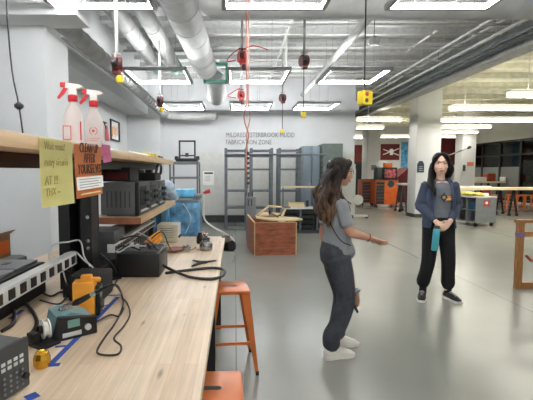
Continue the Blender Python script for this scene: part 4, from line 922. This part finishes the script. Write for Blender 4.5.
B().lathe([(0,0),(.05,0),(.054,.006),(.054,.05),(.045,.066),(.03,.074),(.03,.085)],p).fin('body','steel',t)
B().lathe([(.032,.085),(.034,.09),(.034,.1),(.012,.108)],p).fin('collar','dark_grey',t); B().lathe([(.012,.1),(.014,.115),(.024,.122),(.022,.135),(.006,.14)],p).fin('pump_head','steel',t)
q=bt(200,246); B().lathe([(0,0),(.03,0),(.033,.02),(.03,.06),(.018,.08),(.018,.1)],(q.x-.01,q.y+.12,ZT+.001)).fin('dark_bottle','black',label='small black bottle tucked behind the steel solvent bottle',cat='bottle')
t=thing('tongs','black pliers lying on the bench inside the cable loop','pliers',bt(204,265))
B().tube([bt(192,268)+Vector((0,0,.012)),bt(200,265)+Vector((0,0,.014)),bt(207,264)+Vector((0,0,.012))],[.006,.012,.008]).tube([bt(193,262)+Vector((0,0,.012)),bt(202,264)+Vector((0,0,.014)),bt(216,262)+Vector((0,0,.01))],[.006,.01,.005]).fin('pliers_body','black',t)
# white curved arm clamped at the bench corner
t=thing('fume_arm','white bent arm with a red knob, clamped to the far bench corner','arm',PY(231,244,3.9))
cl=PY(231,243,3.9)
B().tube([PY(203,190,3.9),PY(203.5,205,3.9),PY(204.5,219,3.9),PY(213,227,3.9),PY(226,234,3.9),PY(233,240,3.9),PY(234,246,3.9)],[.011,.013,.008,.008,.008,.010,.010]).fin('arm_tube','white_steel',t)
B().cyl(PY(203,193,3.9),PY(210,191,3.9),.012,.02).fin('knob','bright_red',t); B().cyl(PY(226,246,3.92),PY(232,246,3.86),.055,n=20).fin('disc','black',t)
B().tube([PY(234,246,3.9),PY(235,258,3.9),PY(232,262,3.9)],.006).fin('cord','pale_grey',t)
B().box((XE-.03,3.86,ZT+.001),(XE+.05,3.92,ZT+.02)).box((XE+.005,3.86,ZT-.07),(XE+.05,3.92,ZT+.001)).fin('clamp','steel',t,smooth=False)
# objects beyond the bench end
t=thing('red_cabinet','red-brown box on legs behind the far end of the bench','cabinet',(-.7,4.75,0))
B().box((-1.0,4.45,.12),(-.38,4.95,.80),bev=.01).fin('body','red_crate',t)
for x in (-.97,-.45):
    for y in (4.48,4.88): B().box((x,y,0),(x+.04,y+.04,.12)).fin('leg','black',t,smooth=False)
B().box((-.78,4.44,.55),(-.42,4.45,.74)).fin('drawer_front','maroon',t,smooth=False)
t=thing('wrapped_machine','machine wrapped in blue plastic film standing on the red-brown box','machine',(-.68,4.7,.801))
B().box((-.98,4.48,.801),(-.40,4.92,1.20),bev=.05).fin('wrapped_body','blue_plastic',t); 
for x in (-.86,-.56): B().tube([(x,4.475,.85),(x+.06,4.468,1.02),(x-.02,4.475,1.18)],.008).fin('tape_strap','silver_plastic',t)
a=PY(174,192,4.6);c=PY(195,183,4.6)
B().box((-.97,4.52,1.201),(-.42,4.85,1.245),bev=.012).fin('grey_tray','mid_grey',label='grey tray lying on the blue-wrapped machine',cat='tray')
B().box((a.x,4.55,1.246),(c.x,4.75,1.246+c.z-a.z-.005),bev=.03).fin('wipes_pack','blue_pack',label='light blue soft pack of wipes on the wrapped machine',cat='packet')
B().box((c.x+.0,4.5,1.201+.045),(c.x+.08,4.62,1.29),bev=.01).fin('grey_controller','mid_grey',label='small grey controller right of the blue wipes pack',cat='controller')
a=PY(164,196,4.35);c=PY(175,180,4.35)
B().ell(((a.x+c.x)/2-.02,4.3,(a.z+c.z)/2+.0),(.09,.07,.09)).tube([((a.x+c.x)/2-.02,4.3,(a.z+c.z)/2),((a.x+c.x)/2+.06,4.34,(a.z)-.02)],[.07,.05]).fin('plastic_bag','silver_plastic',label='crumpled silvery plastic bag at the end of the middle shelf',cat='bag')
for i,(px,m,l) in enumerate(((158,'blue_dark','dark blue folder standing at shelf end, left'),(163,'blue_plastic','light blue folder standing at shelf end, right'))):
    x=PY(px,220,4.12).x; B().box((x-.03,4.17,ZT-.75),(x+.03,4.4,1.19)).fin('panel_board',m,label=l.replace('folder standing at shelf end','panel standing on the floor behind the shelf end'),cat='panel')
# ---- near part of the bench
def tape(px0,py0,px1,py1,label,w=.022):
    a=bt(px0,py0);c=bt(px1,py1);d=(c-a).normalized(); n=Vector((-d.y,d.x,0))*w/2
    return B().prism([a-n+Vector((0,0,.0002)),c-n+Vector((0,0,.0002)),c+n+Vector((0,0,.0002)),a+n+Vector((0,0,.0002))],(0,0,.0006)).fin('masking_tape','blue_tape',label=label,cat='tape',smooth=False)
tape(51,364,118,297,'long blue tape line along the bench beside soldering gear')
tape(43,366,60,364.5,'blue tape corner mark in front of the brass ball'); tape(101,296,121,295,'blue tape mark at the far end of the long line',.014)
tape(55,347,66,346,'short blue tape mark beside the soldering station',.016); tape(26,399,38,394,'blue tape mark cut by the bottom edge',.035); tape(10,319,23,310,'blue tape mark under the black cables at left',.02); tape(104,306,112,304,'short blue tape mark near the orange meter',.014)
# orange multimeter
p=bt(86,318); t=thing('multimeter','orange meter with dark face standing upright on the bench','multimeter',(p.x,p.y+.03,ZT+.001),R(10)); X=W[t]
B(X).box((-.062,-.03,0),(.035,.045,.160),bev=.012).box((-.03,-.01,.15),(.02,.03,.185),bev=.01).tube([(.0,.0,.165),(.05,.01,.16)],.012).fin('holster','tool_orange',t)
B(X).box((.036,-.028,.006),(.056,.043,.14),bev=.006).fin('face','black',t); B(X).box((.056,-.018,.09),(.058,.033,.13)).fin('display','screen_glow',t,smooth=False); B(X).cyl((.056,.008,.05),(.066,.008,.05),.02).fin('dial','dark_grey',t)
# soldering iron, lying from its spring holder across the meter
t=thing('soldering_iron','soldering iron with black grip resting in a spring before the meter','soldering iron',PY(85,298,1.6))
q0=PY(72,305,1.58); q1=PY(108,286,1.60); d=(q1-q0)
B().tube([q0,q0+d*.12,q0+d*.4,q0+d*.5],[.006,.013,.011,.009],smooth=False).fin('grip','black',t); B().tube([q0+d*.5,q0+d*.66],.008,smooth=False).fin('collar','teal_plastic',t); B().tube([q0+d*.66,q0+d*.8,q0+d*1.0],[.009,.008,.004],smooth=False).tube([q0+d*1.0,q0+d*1.15+Vector((.01,0,-.01)),bt(122,296)+Vector((0,0,.01))],.004).fin('cable_boot','black',t)
bs=B(); n=60; s0=PY(60,309,1.56); dd=q0-s0; a_=dd.normalized().orthogonal().normalized(); b_=dd.normalized().cross(a_)
bs.tube([s0+dd*(i/n)+(a_*math.cos(i*.9)+b_*math.sin(i*.9))*.012 for i in range(n+1)],.0022,n=5,smooth=False).fin('spring_holder','chrome',t)
B().tube([s0,bt(60,318)+Vector((0,0,.004))],.006,smooth=False).fin('holder_post','black',t)
# soldering station : teal wedge with black front
p=bt(52,340); t=thing('soldering_station','teal and black soldering station on the bench','soldering station',(p.x,p.y+.08,ZT+.001),R(-52)); X=W[t]
# local: -y is the front
B(X).prism([(-.06,-.05,.0),(-.06,-.03,.085),(-.06,.02,.095),(-.06,.11,.06),(-.06,.11,.0)],(.13,0,0)).fin('body','teal_plastic',t,smooth=False)
X2=X@Matrix.Rotation(0,4,'X')
B(X).prism([(.0705,-.052,.0),(.0705,-.03,.09),(.0705,.112,.066),(.0705,.112,.0)],(.03,0,0)).fin('front_panel','black',t,smooth=False)
B(X).box((.1006,.0,.045),(.103,.045,.075)).fin('display','screen_glow',t,smooth=False); B(X).cyl((.1006,.075,.035),(.112,.075,.035),.012).box((.1006,-.02,.012),(.106,.05,.028)).fin('button','pale_grey',t)
# iron stand with white reel and brass ball
p=bt(44,343); t=thing('solder_reel_stand','black stand holding a white reel of solder','stand',(p.x,p.y+.0,ZT+.001),R(-30)); X=W[t]
B(X).box((-.035,-.05,0),(.06,.03,.012),bev=.003).box((-.03,-.012,.012),(-.02,.012,.06)).box((-.03,-.05,.012),(.01,-.02,.05),bev=.004).fin('base','black',t)
B(X).lathe([(.016,-.012),(.036,-.012),(.036,-.008),(.026,-.006),(.026,.006),(.036,.008),(.036,.012),(.016,.012)],(.0,.008,.052),(.35,1,0),n=28).fin('reel','spray_white',t); B(X).cyl((-.006,-.012,.052),(.006,.026,.052),.0155).fin('hub','black',t)
p=bt(40,369); t=thing('brass_tip_cleaner','shiny gold ball-shaped tip cleaner on the bench','tip cleaner',(p.x,p.y+.015,ZT+.001))
B().lathe([(0,0),(.022,0),(.027,.01),(.0275,.03),(.022,.048),(.013,.054),(.009,.05),(0,.048)],(p.x,p.y+.015,ZT+.001),n=10).fin('housing','gold',t,smooth=False)
# grey programmable supply at the photo corner
c0=bt(29.5,386); c1=bt(8,400); dr_=(c0-c1); dr_.z=0; ang=math.atan2(dr_.y,dr_.x)
t=thing('programmable_supply','dark grey keypad power supply at the lower left corner','power supply',(c0.x,c0.y,ZT+.001),ang-PI/2); X=W[t]
# local y runs along the front panel (far = +), front faces +x ; corner at origin
wd=.30; hh=.155
B(X).box((-.32,-wd+.006,.01),(-.012,-.006,hh-.004),bev=.006).fin('case','case_grey',t)
B(X).box((-.0115,-wd,.004),(.004,0,hh),bev=.006).fin('front_panel','dark_grey',t)
for i in range(2):
    for j in range(4): B(X).box((.004,-.10+.021*j,.088+.016*i),(.0065,-.087+.021*j,.098+.016*i),bev=.001).fin('keypad_button','pale_grey',t,smooth=False)
bb=B(X)
for i in range(4):
    for j in range(5): bb.cyl((.004,-.028-.021*j,.022+.015*i),(.0065,-.028-.021*j,.022+.015*i),.0038,n=8)
bb.fin('small_key','mid_grey',t)
B(X).cyl((.004,-.022,.045),(.016,-.022,.045),.010).fin('dial','black',t)
B(X).box((.004,-.28,.08),(.006,-.13,.118)).fin('display','black_glass',t,smooth=False)
for y in (-.03,-.27): B(X).box((-.28,y-.01,0),(-.03,y+.01,.01)).fin('foot','rubber',t,smooth=False)
# ================================================================ people
def hand(b,Wp,D,N,s,curl=.5,k=1.0,spread=0.0,thumb=.6):
    Wp=Vector(Wp);D=Vector(D).normalized();N=Vector(N); N=(N-D*N.dot(D)).normalized(); T=D.cross(N)*s
    b.tube([Wp-D*.02*k,Wp+D*.02*k,Wp+D*.06*k,Wp+D*.088*k],[(.024*k,.018*k),(.032*k,.017*k),(.040*k,.015*k),(.038*k,.011*k)],n=12,side=T,k=2)
    for i,(o,l) in enumerate(((.029,.066),(.010,.074),(-.010,.069),(-.028,.054))):
        a=Wp+D*(.082-abs(i-1)*.004)*k+T*o*k; l*=k; d=(D+T*spread*(o/.03)).normalized(); pts=[a]; ang=0
        for seg,f in ((.45,.25),(.3,.5),(.25,.45)):
            ang+=curl*f*1.6; pts.append(pts[-1]+(d*math.cos(ang)+N*math.sin(ang))*l*seg)
        b.tube(pts,[.0088*k,.0083*k,.0076*k,.006*k],n=8,side=T,k=2)
    a=Wp+D*.025*k+T*.024*k; m=a+(D*.55+T*.6+N*thumb*.5)*.036*k
    b.tube([a,m,m+(D*.9+T*.15+N*thumb*.6)*.032*k],[.013*k,.0105*k,.008*k],n=8,k=2)
def head(b,c,k,look,ears=True):
    """c centre of skull; look = yaw matrix; -y is the face"""
    Q=Matrix.Translation(Vector(c))@look; X0=b.X; b.X=X0@Q@Matrix.Scale(k,4)
    b.ell((0,.012,.03),(.073,.092,.088),n=24); b.ell((0,-.022,-.03),(.060,.066,.078),n=24); b.ell((0,-.045,-.082),(.03,.032,.026),n=16); b.ell((0,-.03,-.06),(.05,.05,.04))
    b.tube([(0,-.083,.012),(0,-.096,-.012),(0,-.106,-.03),(0,-.094,-.037)],[.008,.010,.0125,.008],n=10,k=3); b.ell((.011,-.093,-.032),(.008,.009,.007)); b.ell((-.011,-.093,-.032),(.008,.009,.007))
    b.ell((0,-.080,.035),(.05,.012,.010)); 
    for s in (-1,1):
        b.ell((s*.04,-.062,-.02),(.022,.02,.022))
        if ears: b.ell((s*.074,.012,-.005),(.009,.018,.03))
    b.ell((0,-.085,-.056),(.024,.010,.007)); b.ell((0,-.083,-.065),(.021,.010,.008))
    b.X=X0; return Q
def face(t,X,Q,k,brow='hair_black'):
    Y=X@Q@Matrix.Scale(k,4)
    for s in (-1,1):
        e=B(Y).ell((s*.030,-.0755,.010),(.011,.0055,.0045),n=12).fin('eye','eye_white',t); B(Y).ell((s*.030,-.0805,.010),(.0058,.003,.0058),n=12).fin('iris','eye_dark',e)
        B(Y).tube([(s*.015,-.0815,.0185),(s*.030,-.084,.0205),(s*.044,-.076,.016)],.0018,n=6).fin('eyelid','eye_dark',e)
        B(Y).tube([(s*.013,-.0905,.034),(s*.03,-.0895,.040),(s*.048,-.078,.036)],[.0022,.0032,.0018],n=6).fin('eyebrow',brow,t)
    B(Y).tube([(-.022,-.0885,-.0575),(-.008,-.0955,-.055),(0,-.0962,-.0565),(.008,-.0955,-.055),(.022,-.0885,-.0575)],[.0015,.0035,.0035,.0035,.0015],n=8).tube([(-.018,-.089,-.0635),(0,-.0945,-.066),(.018,-.089,-.0635)],[.002,.0045,.002],n=8).fin('lips','lips',t)
def shoe(t,X,p,yaw,up,sole,k=1.0,laces='pale_grey'):
    Y=X@Matrix.Translation(Vector(p))@Matrix.Rotation(yaw,4,'Z')@Matrix.Scale(k,4)   # toe to -y, p = heel-ankle ground point
    b=B(Y); b.ell((0,-.005,.045),(.036,.048,.042)); b.tube([(0,.03,.045),(0,-.05,.05),(0,-.12,.036),(0,-.175,.026)],[(.034,.040),(.040,.042),(.044,.028),(.036,.018)],n=14,side=(1,0,0),k=3); b.tube([(0,0,.05),(0,.002,.085)],[.036,.037],smooth=False,n=12)
    s=link('shoe',remesh(b,'shoe',.006,3),up,t)
    b=B(Y); b.prism([(x,y,.001) for x,y in ((-.030,.046),(.030,.046),(.038,.02),(.036,-.06),(.046,-.12),(.042,-.17),(.022,-.2),(-.022,-.2),(-.042,-.17),(-.046,-.12),(-.036,-.06),(-.038,.02))],(0,0,.024)); b.fin('sole',sole,s,smooth=False)
    b=B(Y)
    for i in range(4): b.tube([(-.02,-.055-.02*i,.086-.009*i),(0,-.06-.02*i,.094-.009*i),(.02,-.055-.02*i,.086-.009*i)],.003,n=6)
    b.fin('laces',laces,s)
def skin_mesh(b,n,m,t,v=.0055,it=2): return link(n,remesh(b,n,v,it),m,t)
X1=(1,0,0)
# ---------------------------------------------------------------- standing woman with the teal bottle
fx=PZ(436.5,299,0); t=thing('person','woman in blue-grey hoodie and black trousers holding a teal bottle, facing camera','person',(fx.x,fx.y,0),R(-6)); X=W[t]
k=1.0
b=B(X); Q=head(b,(-.012,-.015,1.625),1.14,Euler((R(2),0,R(-18))).to_matrix().to_4x4(),ears=False)
b.tube([(0,.025,1.40),(0,.02,1.48),(-.006,.0,1.57)],[(.062,.055),(.047,.048),(.047,.05)],n=14,side=X1)
b.tube([(0,.02,.86),(0,.02,.95),(0,.015,1.1),(0,.01,1.26),(0,.02,1.37),(0,.025,1.43)],[(.14,.10),(.15,.105),(.12,.085),(.145,.10),(.15,.085),(.07,.055)],n=20,side=X1)
AR=[((-.155,.02,1.375),(-.225,.04,1.13),(-.105,-.185,.965)),((.155,.02,1.375),(.215,.04,1.13),(.045,-.19,.975))]
for (a,c,d) in AR: b.tube([a,((Vector(a)+Vector(c))/2),c],[.047,.042,.036],n=12); b.tube([c,(Vector(c)+Vector(d))/2,d],[.038,.034,.024],n=12)
for s,kn,an in ((-1,(-.115,-.015,.49),(-.155,.03,.08)),(1,(.105,-.015,.49),(.135,.03,.08))):
    b.tube([(s*.085,.02,.88),kn],[.085,.058],n=14); b.tube([kn,(Vector(kn)+Vector(an))/2+Vector((0,.015,.03)),an],[.056,.052,.036],n=14)
hand(b,(-.105,-.185,.965),(.55,-.3,-.68),(.25,.7,-.3),1,curl=.75,k=1.0,thumb=.8)
hand(b,(.045,-.19,.975),(-.62,-.25,-.6),(-.3,.8,-.3),-1,curl=.6,k=1.0,thumb=.8)
skin_mesh(b,'body','skin_b',t,.0045,2); face(t,X,Q,1.14)
# t-shirt
b=B(X); b.tube([(0,.02,.90),(0,.02,.98),(0,.015,1.1),(0,.008,1.26),(0,.02,1.36),(0,.022,1.415)],[(.163,.118),(.163,.118),(.145,.107),(.160,.118),(.165,.10),(.085,.066)],n=24,side=X1)
sh=skin_mesh(b,'t_shirt','tee_dark_grey',t,.006,2)
zc=1.245; yf=-.118
b=B(X).arc((-.005,yf-.006,zc),.030,.0045,0,2*PI,n=20)
for a in (0,90,180,270): b.prism([(-.005+.03*math.cos(R(a-10)),yf-.008,zc+.03*math.sin(R(a-10))),(-.005+.06*math.cos(R(a)),yf-.008,zc+.06*math.sin(R(a))),(-.005+.03*math.cos(R(a+10)),yf-.008,zc+.03*math.sin(R(a+10)))],(0,.012,0))
b.fin('chest_print','trouser_black',sh,smooth=False)
B(X).cyl((-.005,yf-.008,zc),(-.005,yf+.006,zc),.013).box((.018,yf-.008,zc-.035),(.078,yf+.014,zc-.008),bev=.006).box((.03,yf-.008,zc-.01),(.065,yf+.012,zc+.014),bev=.005).fin('chest_patch','print_orange',sh)
# trousers
b=B(X); b.tube([(0,.02,.86),(0,.02,.93),(0,.02,1.0)],[(.165,.125),(.172,.13),(.158,.118)],n=22,side=X1)
for s,kn,an in ((-1,(-.115,-.015,.49),(-.15,.03,.165)),(1,(.112,-.015,.49),(.137,.03,.150))):
    b.tube([(s*.088,.02,.90),(s*.095,.01,.74),kn,(Vector(kn)+Vector(an))/2,Vector(an)+Vector((0,0,.05)),an],[.098,.092,.080,.074,.078,.064],n=16)
skin_mesh(b,'trousers','trouser_black',t,.007,2)
for s,p in ((-1,(-.152,.03)),(1,(.137,.03))): B(X).tube([(p[0],p[1],.05),(p[0],p[1],.15)],[.040,.043],n=14,smooth=False).fin('sock','sock',t)
shoe(t,X,(-.155,.035,0),R(-22),'shoe_black','shoe_white',1.1); shoe(t,X,(.137,.035,0),R(18),'shoe_black','shoe_white',1.1)
# open hoodie: shell with a front gap, sleeves, hood and front edges
b=B(X); rings=[]; n=28
prof=[(.875,.185,.15),(.93,.190,.15),(1.0,.182,.14),(1.1,.170,.130),(1.2,.175,.132),(1.3,.182,.130),(1.36,.180,.118),(1.40,.150,.095),(1.43,.105,.08)]
gap=[52,50,46,40,36,33,32,34,38]
vo=[];vi=[]
for (z,rx,ry),g in zip(prof,gap):
    ro=[];ri=[]
    for i in range(n+1):
        a=R(-90+g+(360-2*g)*i/n); wob=1+.012*math.sin(i*2.1+z*30)
        ro.append(b.bm.verts.new(X@Vector((rx*wob*math.cos(a),.018+ry*wob*math.sin(a),z)))); ri.append(b.bm.verts.new(X@Vector(((rx-.016)*math.cos(a),.018+(ry-.016)*math.sin(a),z))))
    vo.append(ro);vi.append(ri)
for j in range(len(prof)-1):
    for i in range(n):
        b.bm.faces.new([vo[j][i],vo[j][i+1],vo[j+1][i+1],vo[j+1][i]]); b.bm.faces.new([vi[j][i],vi[j+1][i],vi[j+1][i+1],vi[j][i+1]])
    for i in (0,n): b.bm.faces.new([vo[j][i],vo[j+1][i],vi[j+1][i],vi[j][i]])
for j in (0,len(prof)-1):
    for i in range(n): b.bm.faces.new([vo[j][i],vi[j][i],vi[j][i+1],vo[j][i+1]])
for (a,c,d) in AR:
    a=Vector(a);c=Vector(c);d=Vector(d); b.tube([a+Vector((0,0,.012)),(a+c)/2,c],[.062,.058,.054],n=14); b.tube([c,(c+d)/2,c*.12+d*.88],[.055,.050,.037],n=14); b.tube([c*.22+d*.78,c*.1+d*.9],[.040,.034],n=12,smooth=False)
b.tube([(-.105,-.03,1.425),(-.09,.06,1.46),(0,.105,1.465),(.09,.06,1.46),(.105,-.03,1.425)],[.018,.030,.04,.030,.018],n=12,k=5)
for s in (-1,1): b.tube([(s*.105,-.065,1.40),(s*.098,-.102,1.3),(s*.108,-.112,1.15),(s*.125,-.108,1.0),(s*.145,-.10,.885)],.013,n=8,k=5)
skin_mesh(b,'hoodie','hoodie_blue',t,.007,2)
# hair : cap with a middle part and two long falls
def hx(Q,k,v): return (Q@Matrix.Scale(k,4))@Vector(v)
def haircap(b,Q,k):
    X0=b.X; b.X=X0@Q@Matrix.Scale(k,4)
    for s in (-1,1):
        b.ell((s*.022,.022,.048),(.066,.092,.082),n=22)
        b.tube([(s*.008,-.062,.108),(s*.048,-.058,.085),(s*.073,-.024,.03),(s*.080,.0,-.04)],[.013,.018,.017,.020],n=10,k=4)
    b.ell((0,.055,-.01),(.075,.062,.085),n=18)
    b.X=X0
b=B(X); haircap(b,Q,1.12)
L=lambda v:hx(Q,1.12,v)
b.tube([L((-.078,.015,.01)),L((-.092,.01,-.06)),(-.125,-.03,1.46),(-.140,-.09,1.39),(-.122,-.125,1.33),(-.115,-.138,1.27)],[.026,.030,(.036,.03),(.036,.028),(.030,.022),(.012,.01)],n=12,k=4)
b.tube([L((-.05,.05,0)),(-.07,.06,1.50),(-.12,.0,1.44),(-.15,-.07,1.36)],[.05,.05,.035,.02],n=12,k=4)
b.tube([L((.078,.02,.02)),L((.094,.02,-.05)),(.10,.04,1.50),(.09,.07,1.44)],[.030,.038,.038,.02],n=12,k=4)
b.tube([L((0,.08,.0)),(0,.09,1.5),(0,.12,1.40),(-.02,.14,1.25)],[(.075,.04),(.08,.04),(.085,.04),(.05,.025)],n=14,side=X1,k=4)
skin_mesh(b,'hair','hair_black',t,.0055,1)
# bottle held in front
bp=X@Vector((-.03,-.265,.875)); top=PY(437,227,bp.y); bot=PY(434.5,250.5,bp.y)
tt=thing('water_bottle','teal water bottle hanging from the standing woman\'s hands','bottle',bot); ax=(top-bot).normalized(); L_=(top-bot).length
B().lathe([(0,0),(.032,0),(.036,.006),(.036,L_*.82),(.032,L_*.9),(.026,L_*.93)],bot,ax,n=24).fin('body','teal_bottle',tt); B().lathe([(.028,L_*.93),(.029,L_*.94),(.029,L_*1.04),(.022,L_*1.06),(0,L_*1.06)],bot,ax,n=20).fin('cap','dark_grey',tt)

# ---------------------------------------------------------------- woman in profile with long brown hair
fx=PZ(334.5,352,0); t=thing('person','woman in grey t-shirt and ripped jeans seen in profile, one arm out','person',(fx.x,fx.y,0),R(95)); X=W[t]
b=B(X); Q=head(b,(0,-.02,1.535),1.0,Euler((R(4),0,R(6))).to_matrix().to_4x4(),ears=False)
b.tube([(0,.035,1.29),(0,.025,1.37),(0,.0,1.47)],[(.058,.05),(.044,.045),(.044,.048)],n=14,side=X1)
b.tube([(0,.01,.80),(0,.015,.90),(0,.0,1.02),(0,.01,1.16),(0,.03,1.27),(0,.035,1.33)],[(.145,.105),(.15,.11),(.12,.085),(.135,.10),(.145,.08),(.06,.05)],n=20,side=X1)
AL=[((-.145,.02,1.28),(-.185,-.045,1.06),(-.155,-.225,1.01)),((.145,.03,1.27),(.18,.06,1.02),(.16,.03,.80))]
for (a,c,d) in AL: b.tube([a,((Vector(a)+Vector(c))/2),c],[.045,.042,.036],n=12); b.tube([c,(Vector(c)+Vector(d))/2,d],[.037,.034,.022],n=12)
LG=((-1,(-.095,-.065,.47),(-.11,.065,.08)),(1,(.095,-.10,.47),(.11,-.06,.08)))
for s,kn,an in LG:
    b.tube([(s*.085,.0,.84),kn],[.085,.056],n=14); b.tube([kn,(Vector(kn)+Vector(an))/2+Vector((0,.015,.03)),an],[.054,.052,.036],n=14)
hand(b,(-.155,-.225,1.01),(.0,-1,-.42),(.45,-.25,.8),-1,curl=.12,spread=.35,thumb=.1)
hand(b,(.16,.03,.80),(0,-.1,-1),(-1,0,0),-1,curl=.5)
skin_mesh(b,'body','skin_a',t,.0045,2); face(t,X,Q,1.0,'hair_brown')
# t-shirt with sleeves and loose hem
b=B(X); b.tube([(0,-.012,.875),(0,-.004,.95),(0,-.004,1.03),(0,.0,1.14),(0,.022,1.25),(0,.034,1.315)],[(.158,.120),(.155,.118),(.140,.108),(.148,.112),(.155,.092),(.072,.06)],n=24,side=X1)
b.tube([(-.06,-.07,.93),(-.05,-.10,.87),(-.03,-.09,.82)],[.055,.045,.018],n=10)
for (a,c,d) in AL:
    a=Vector(a);c=Vector(c); b.tube([a+Vector((0,0,.012)),a*.6+c*.4,a*.30+c*.70],[.054,.052,.056],n=14)
skin_mesh(b,'t_shirt','tee_grey',t,.006,2)
# jeans
b=B(X); b.tube([(0,.012,.80),(0,.014,.87),(0,.005,.955)],[(.156,.116),(.162,.120),(.146,.106)],n=22,side=X1)
for s,kn,an in LG:
    kn=Vector(kn)+Vector((0,.012,0)); an=Vector(an)+Vector((0,.0,.03)); b.tube([(s*.087,.008,.84),(s*.092,-.03,.68),kn,(kn+an)/2,an+Vector((0,0,.08)),an],[.096,.088,.074,.074,.074,.070],n=16)
jj=skin_mesh(b,'jeans','denim',t,.007,2)
for s,y in ((-1,-.135),(1,-.16)):
    B(X).ell((s*.094-.018,y-.004,.50),(.045,.022,.075),n=16).fin('bare_knee','skin_a',jj)
    B(X).tube([(s*.094-.075,y+.03,.575),(s*.094-.02,y-.024,.572),(s*.094+.04,y-.01,.575)],[.008,.011,.008],n=8).fin('frayed_edge','locker_blue',jj)
    B(X).prism([(s*.094-.06,y+.02,.45),(s*.094+.03,y-.01,.45),(s*.094+.025,y-.022,.40),(s*.094-.05,y-.012,.40)],(0,.012,-.015)).fin('torn_flap','denim',jj,smooth=False)
shoe(t,X,(-.11,.075,0),R(10),'shoe_white','shoe_white',1.1,'spray_white'); shoe(t,X,(.11,-.045,0),R(4),'shoe_white','shoe_white',1.08,'spray_white')
# bracelet, glasses, strap
c=Vector((-.156,-.210,1.013)); B(X).arc(c,.028,.005,0,2*PI,(1,0,0),(0,-.3,1),16).fin('bracelet','ink_brown',t)
Y=X@Q; g=B(Y)
for s in (-1,1): g.arc((s*.031,-.094,.008),.021,.002,0,2*PI,(1,0,0),(0,0,1),20); g.tube([(s*.052,-.094,.012),(s*.074,-.06,.012),(s*.078,.0,.008)],.002,n=6)
g.tube([(-.010,-.095,.012),(0,-.098,.015),(.010,-.095,.012)],.002,n=6).fin('glasses','ink_brown',t)
b=B(X); b.tube([(-.05,-.10,1.28),(-.07,.03,1.345),(-.10,.11,1.25),(-.155,.10,1.12),(-.182,.03,1.0),(-.17,-.06,.955)],(.004),n=8,k=6).fin('shoulder_strap','trouser_black',t)
# long wavy hair
b=B(X); haircap(b,Q,1.0); L=lambda v:hx(Q,1.0,v)
def fall(side,pts,r): b.tube([L(pts[0])]+[Vector(p) for p in pts[1:]],r,n=12,side=side,k=5)
fall(X1,[(0,.06,.02),(0,.10,1.45),(0,.12,1.33),(0,.145,1.25),(0,.14,1.18)],[(.08,.05),(.10,.05),(.12,.045),(.12,.045),(.08,.03)])
for dx,w,zz in ((-.13,.0,1.17),(-.10,1.2,1.13),(-.06,2.1,1.16),(0,.4,1.14),(.06,2.9,1.17),(.11,1.9,1.18)):
    P=[L((dx*.5,.06,.03))]; 
    for i in range(1,9):
        f=i/8; z=1.54*(1-f)+zz*f; P.append(Vector((dx*min(1,.5+f*.8),.07+.075*math.sin(f*PI*.75)+.018*math.sin(f*13+w),z)))
    b.tube(P,[.03]*3+[.034]*4+[.026,.010],n=10,k=3)
fall(None,[(-.07,.02,.03),(-.085,.035,1.45),(-.105,.05,1.36),(-.125,.07,1.27),(-.13,.10,1.18),(-.11,.11,1.1)],[.030,.034,.036,.036,.030,.012])
fall(None,[(.072,-.02,.02),(.09,-.03,1.44),(.11,-.05,1.34),(.1,-.11,1.26),(.08,-.14,1.20)],[.03,.034,.038,.03,.012])
skin_mesh(b,'hair','hair_brown',t,.0055,1)
# ================================================================ world and colour management
w=bpy.data.worlds.new('world'); sc.world=w; w.use_nodes=True; w.node_tree.nodes['Background'].inputs[0].default_value=(.8,.85,.9,1); w.node_tree.nodes['Background'].inputs[1].default_value=.05
vs=sc.view_settings; vs.view_transform='Standard'; vs.look='None'; vs.gamma=1; vs.use_curve_mapping=False; vs.exposure=1.6
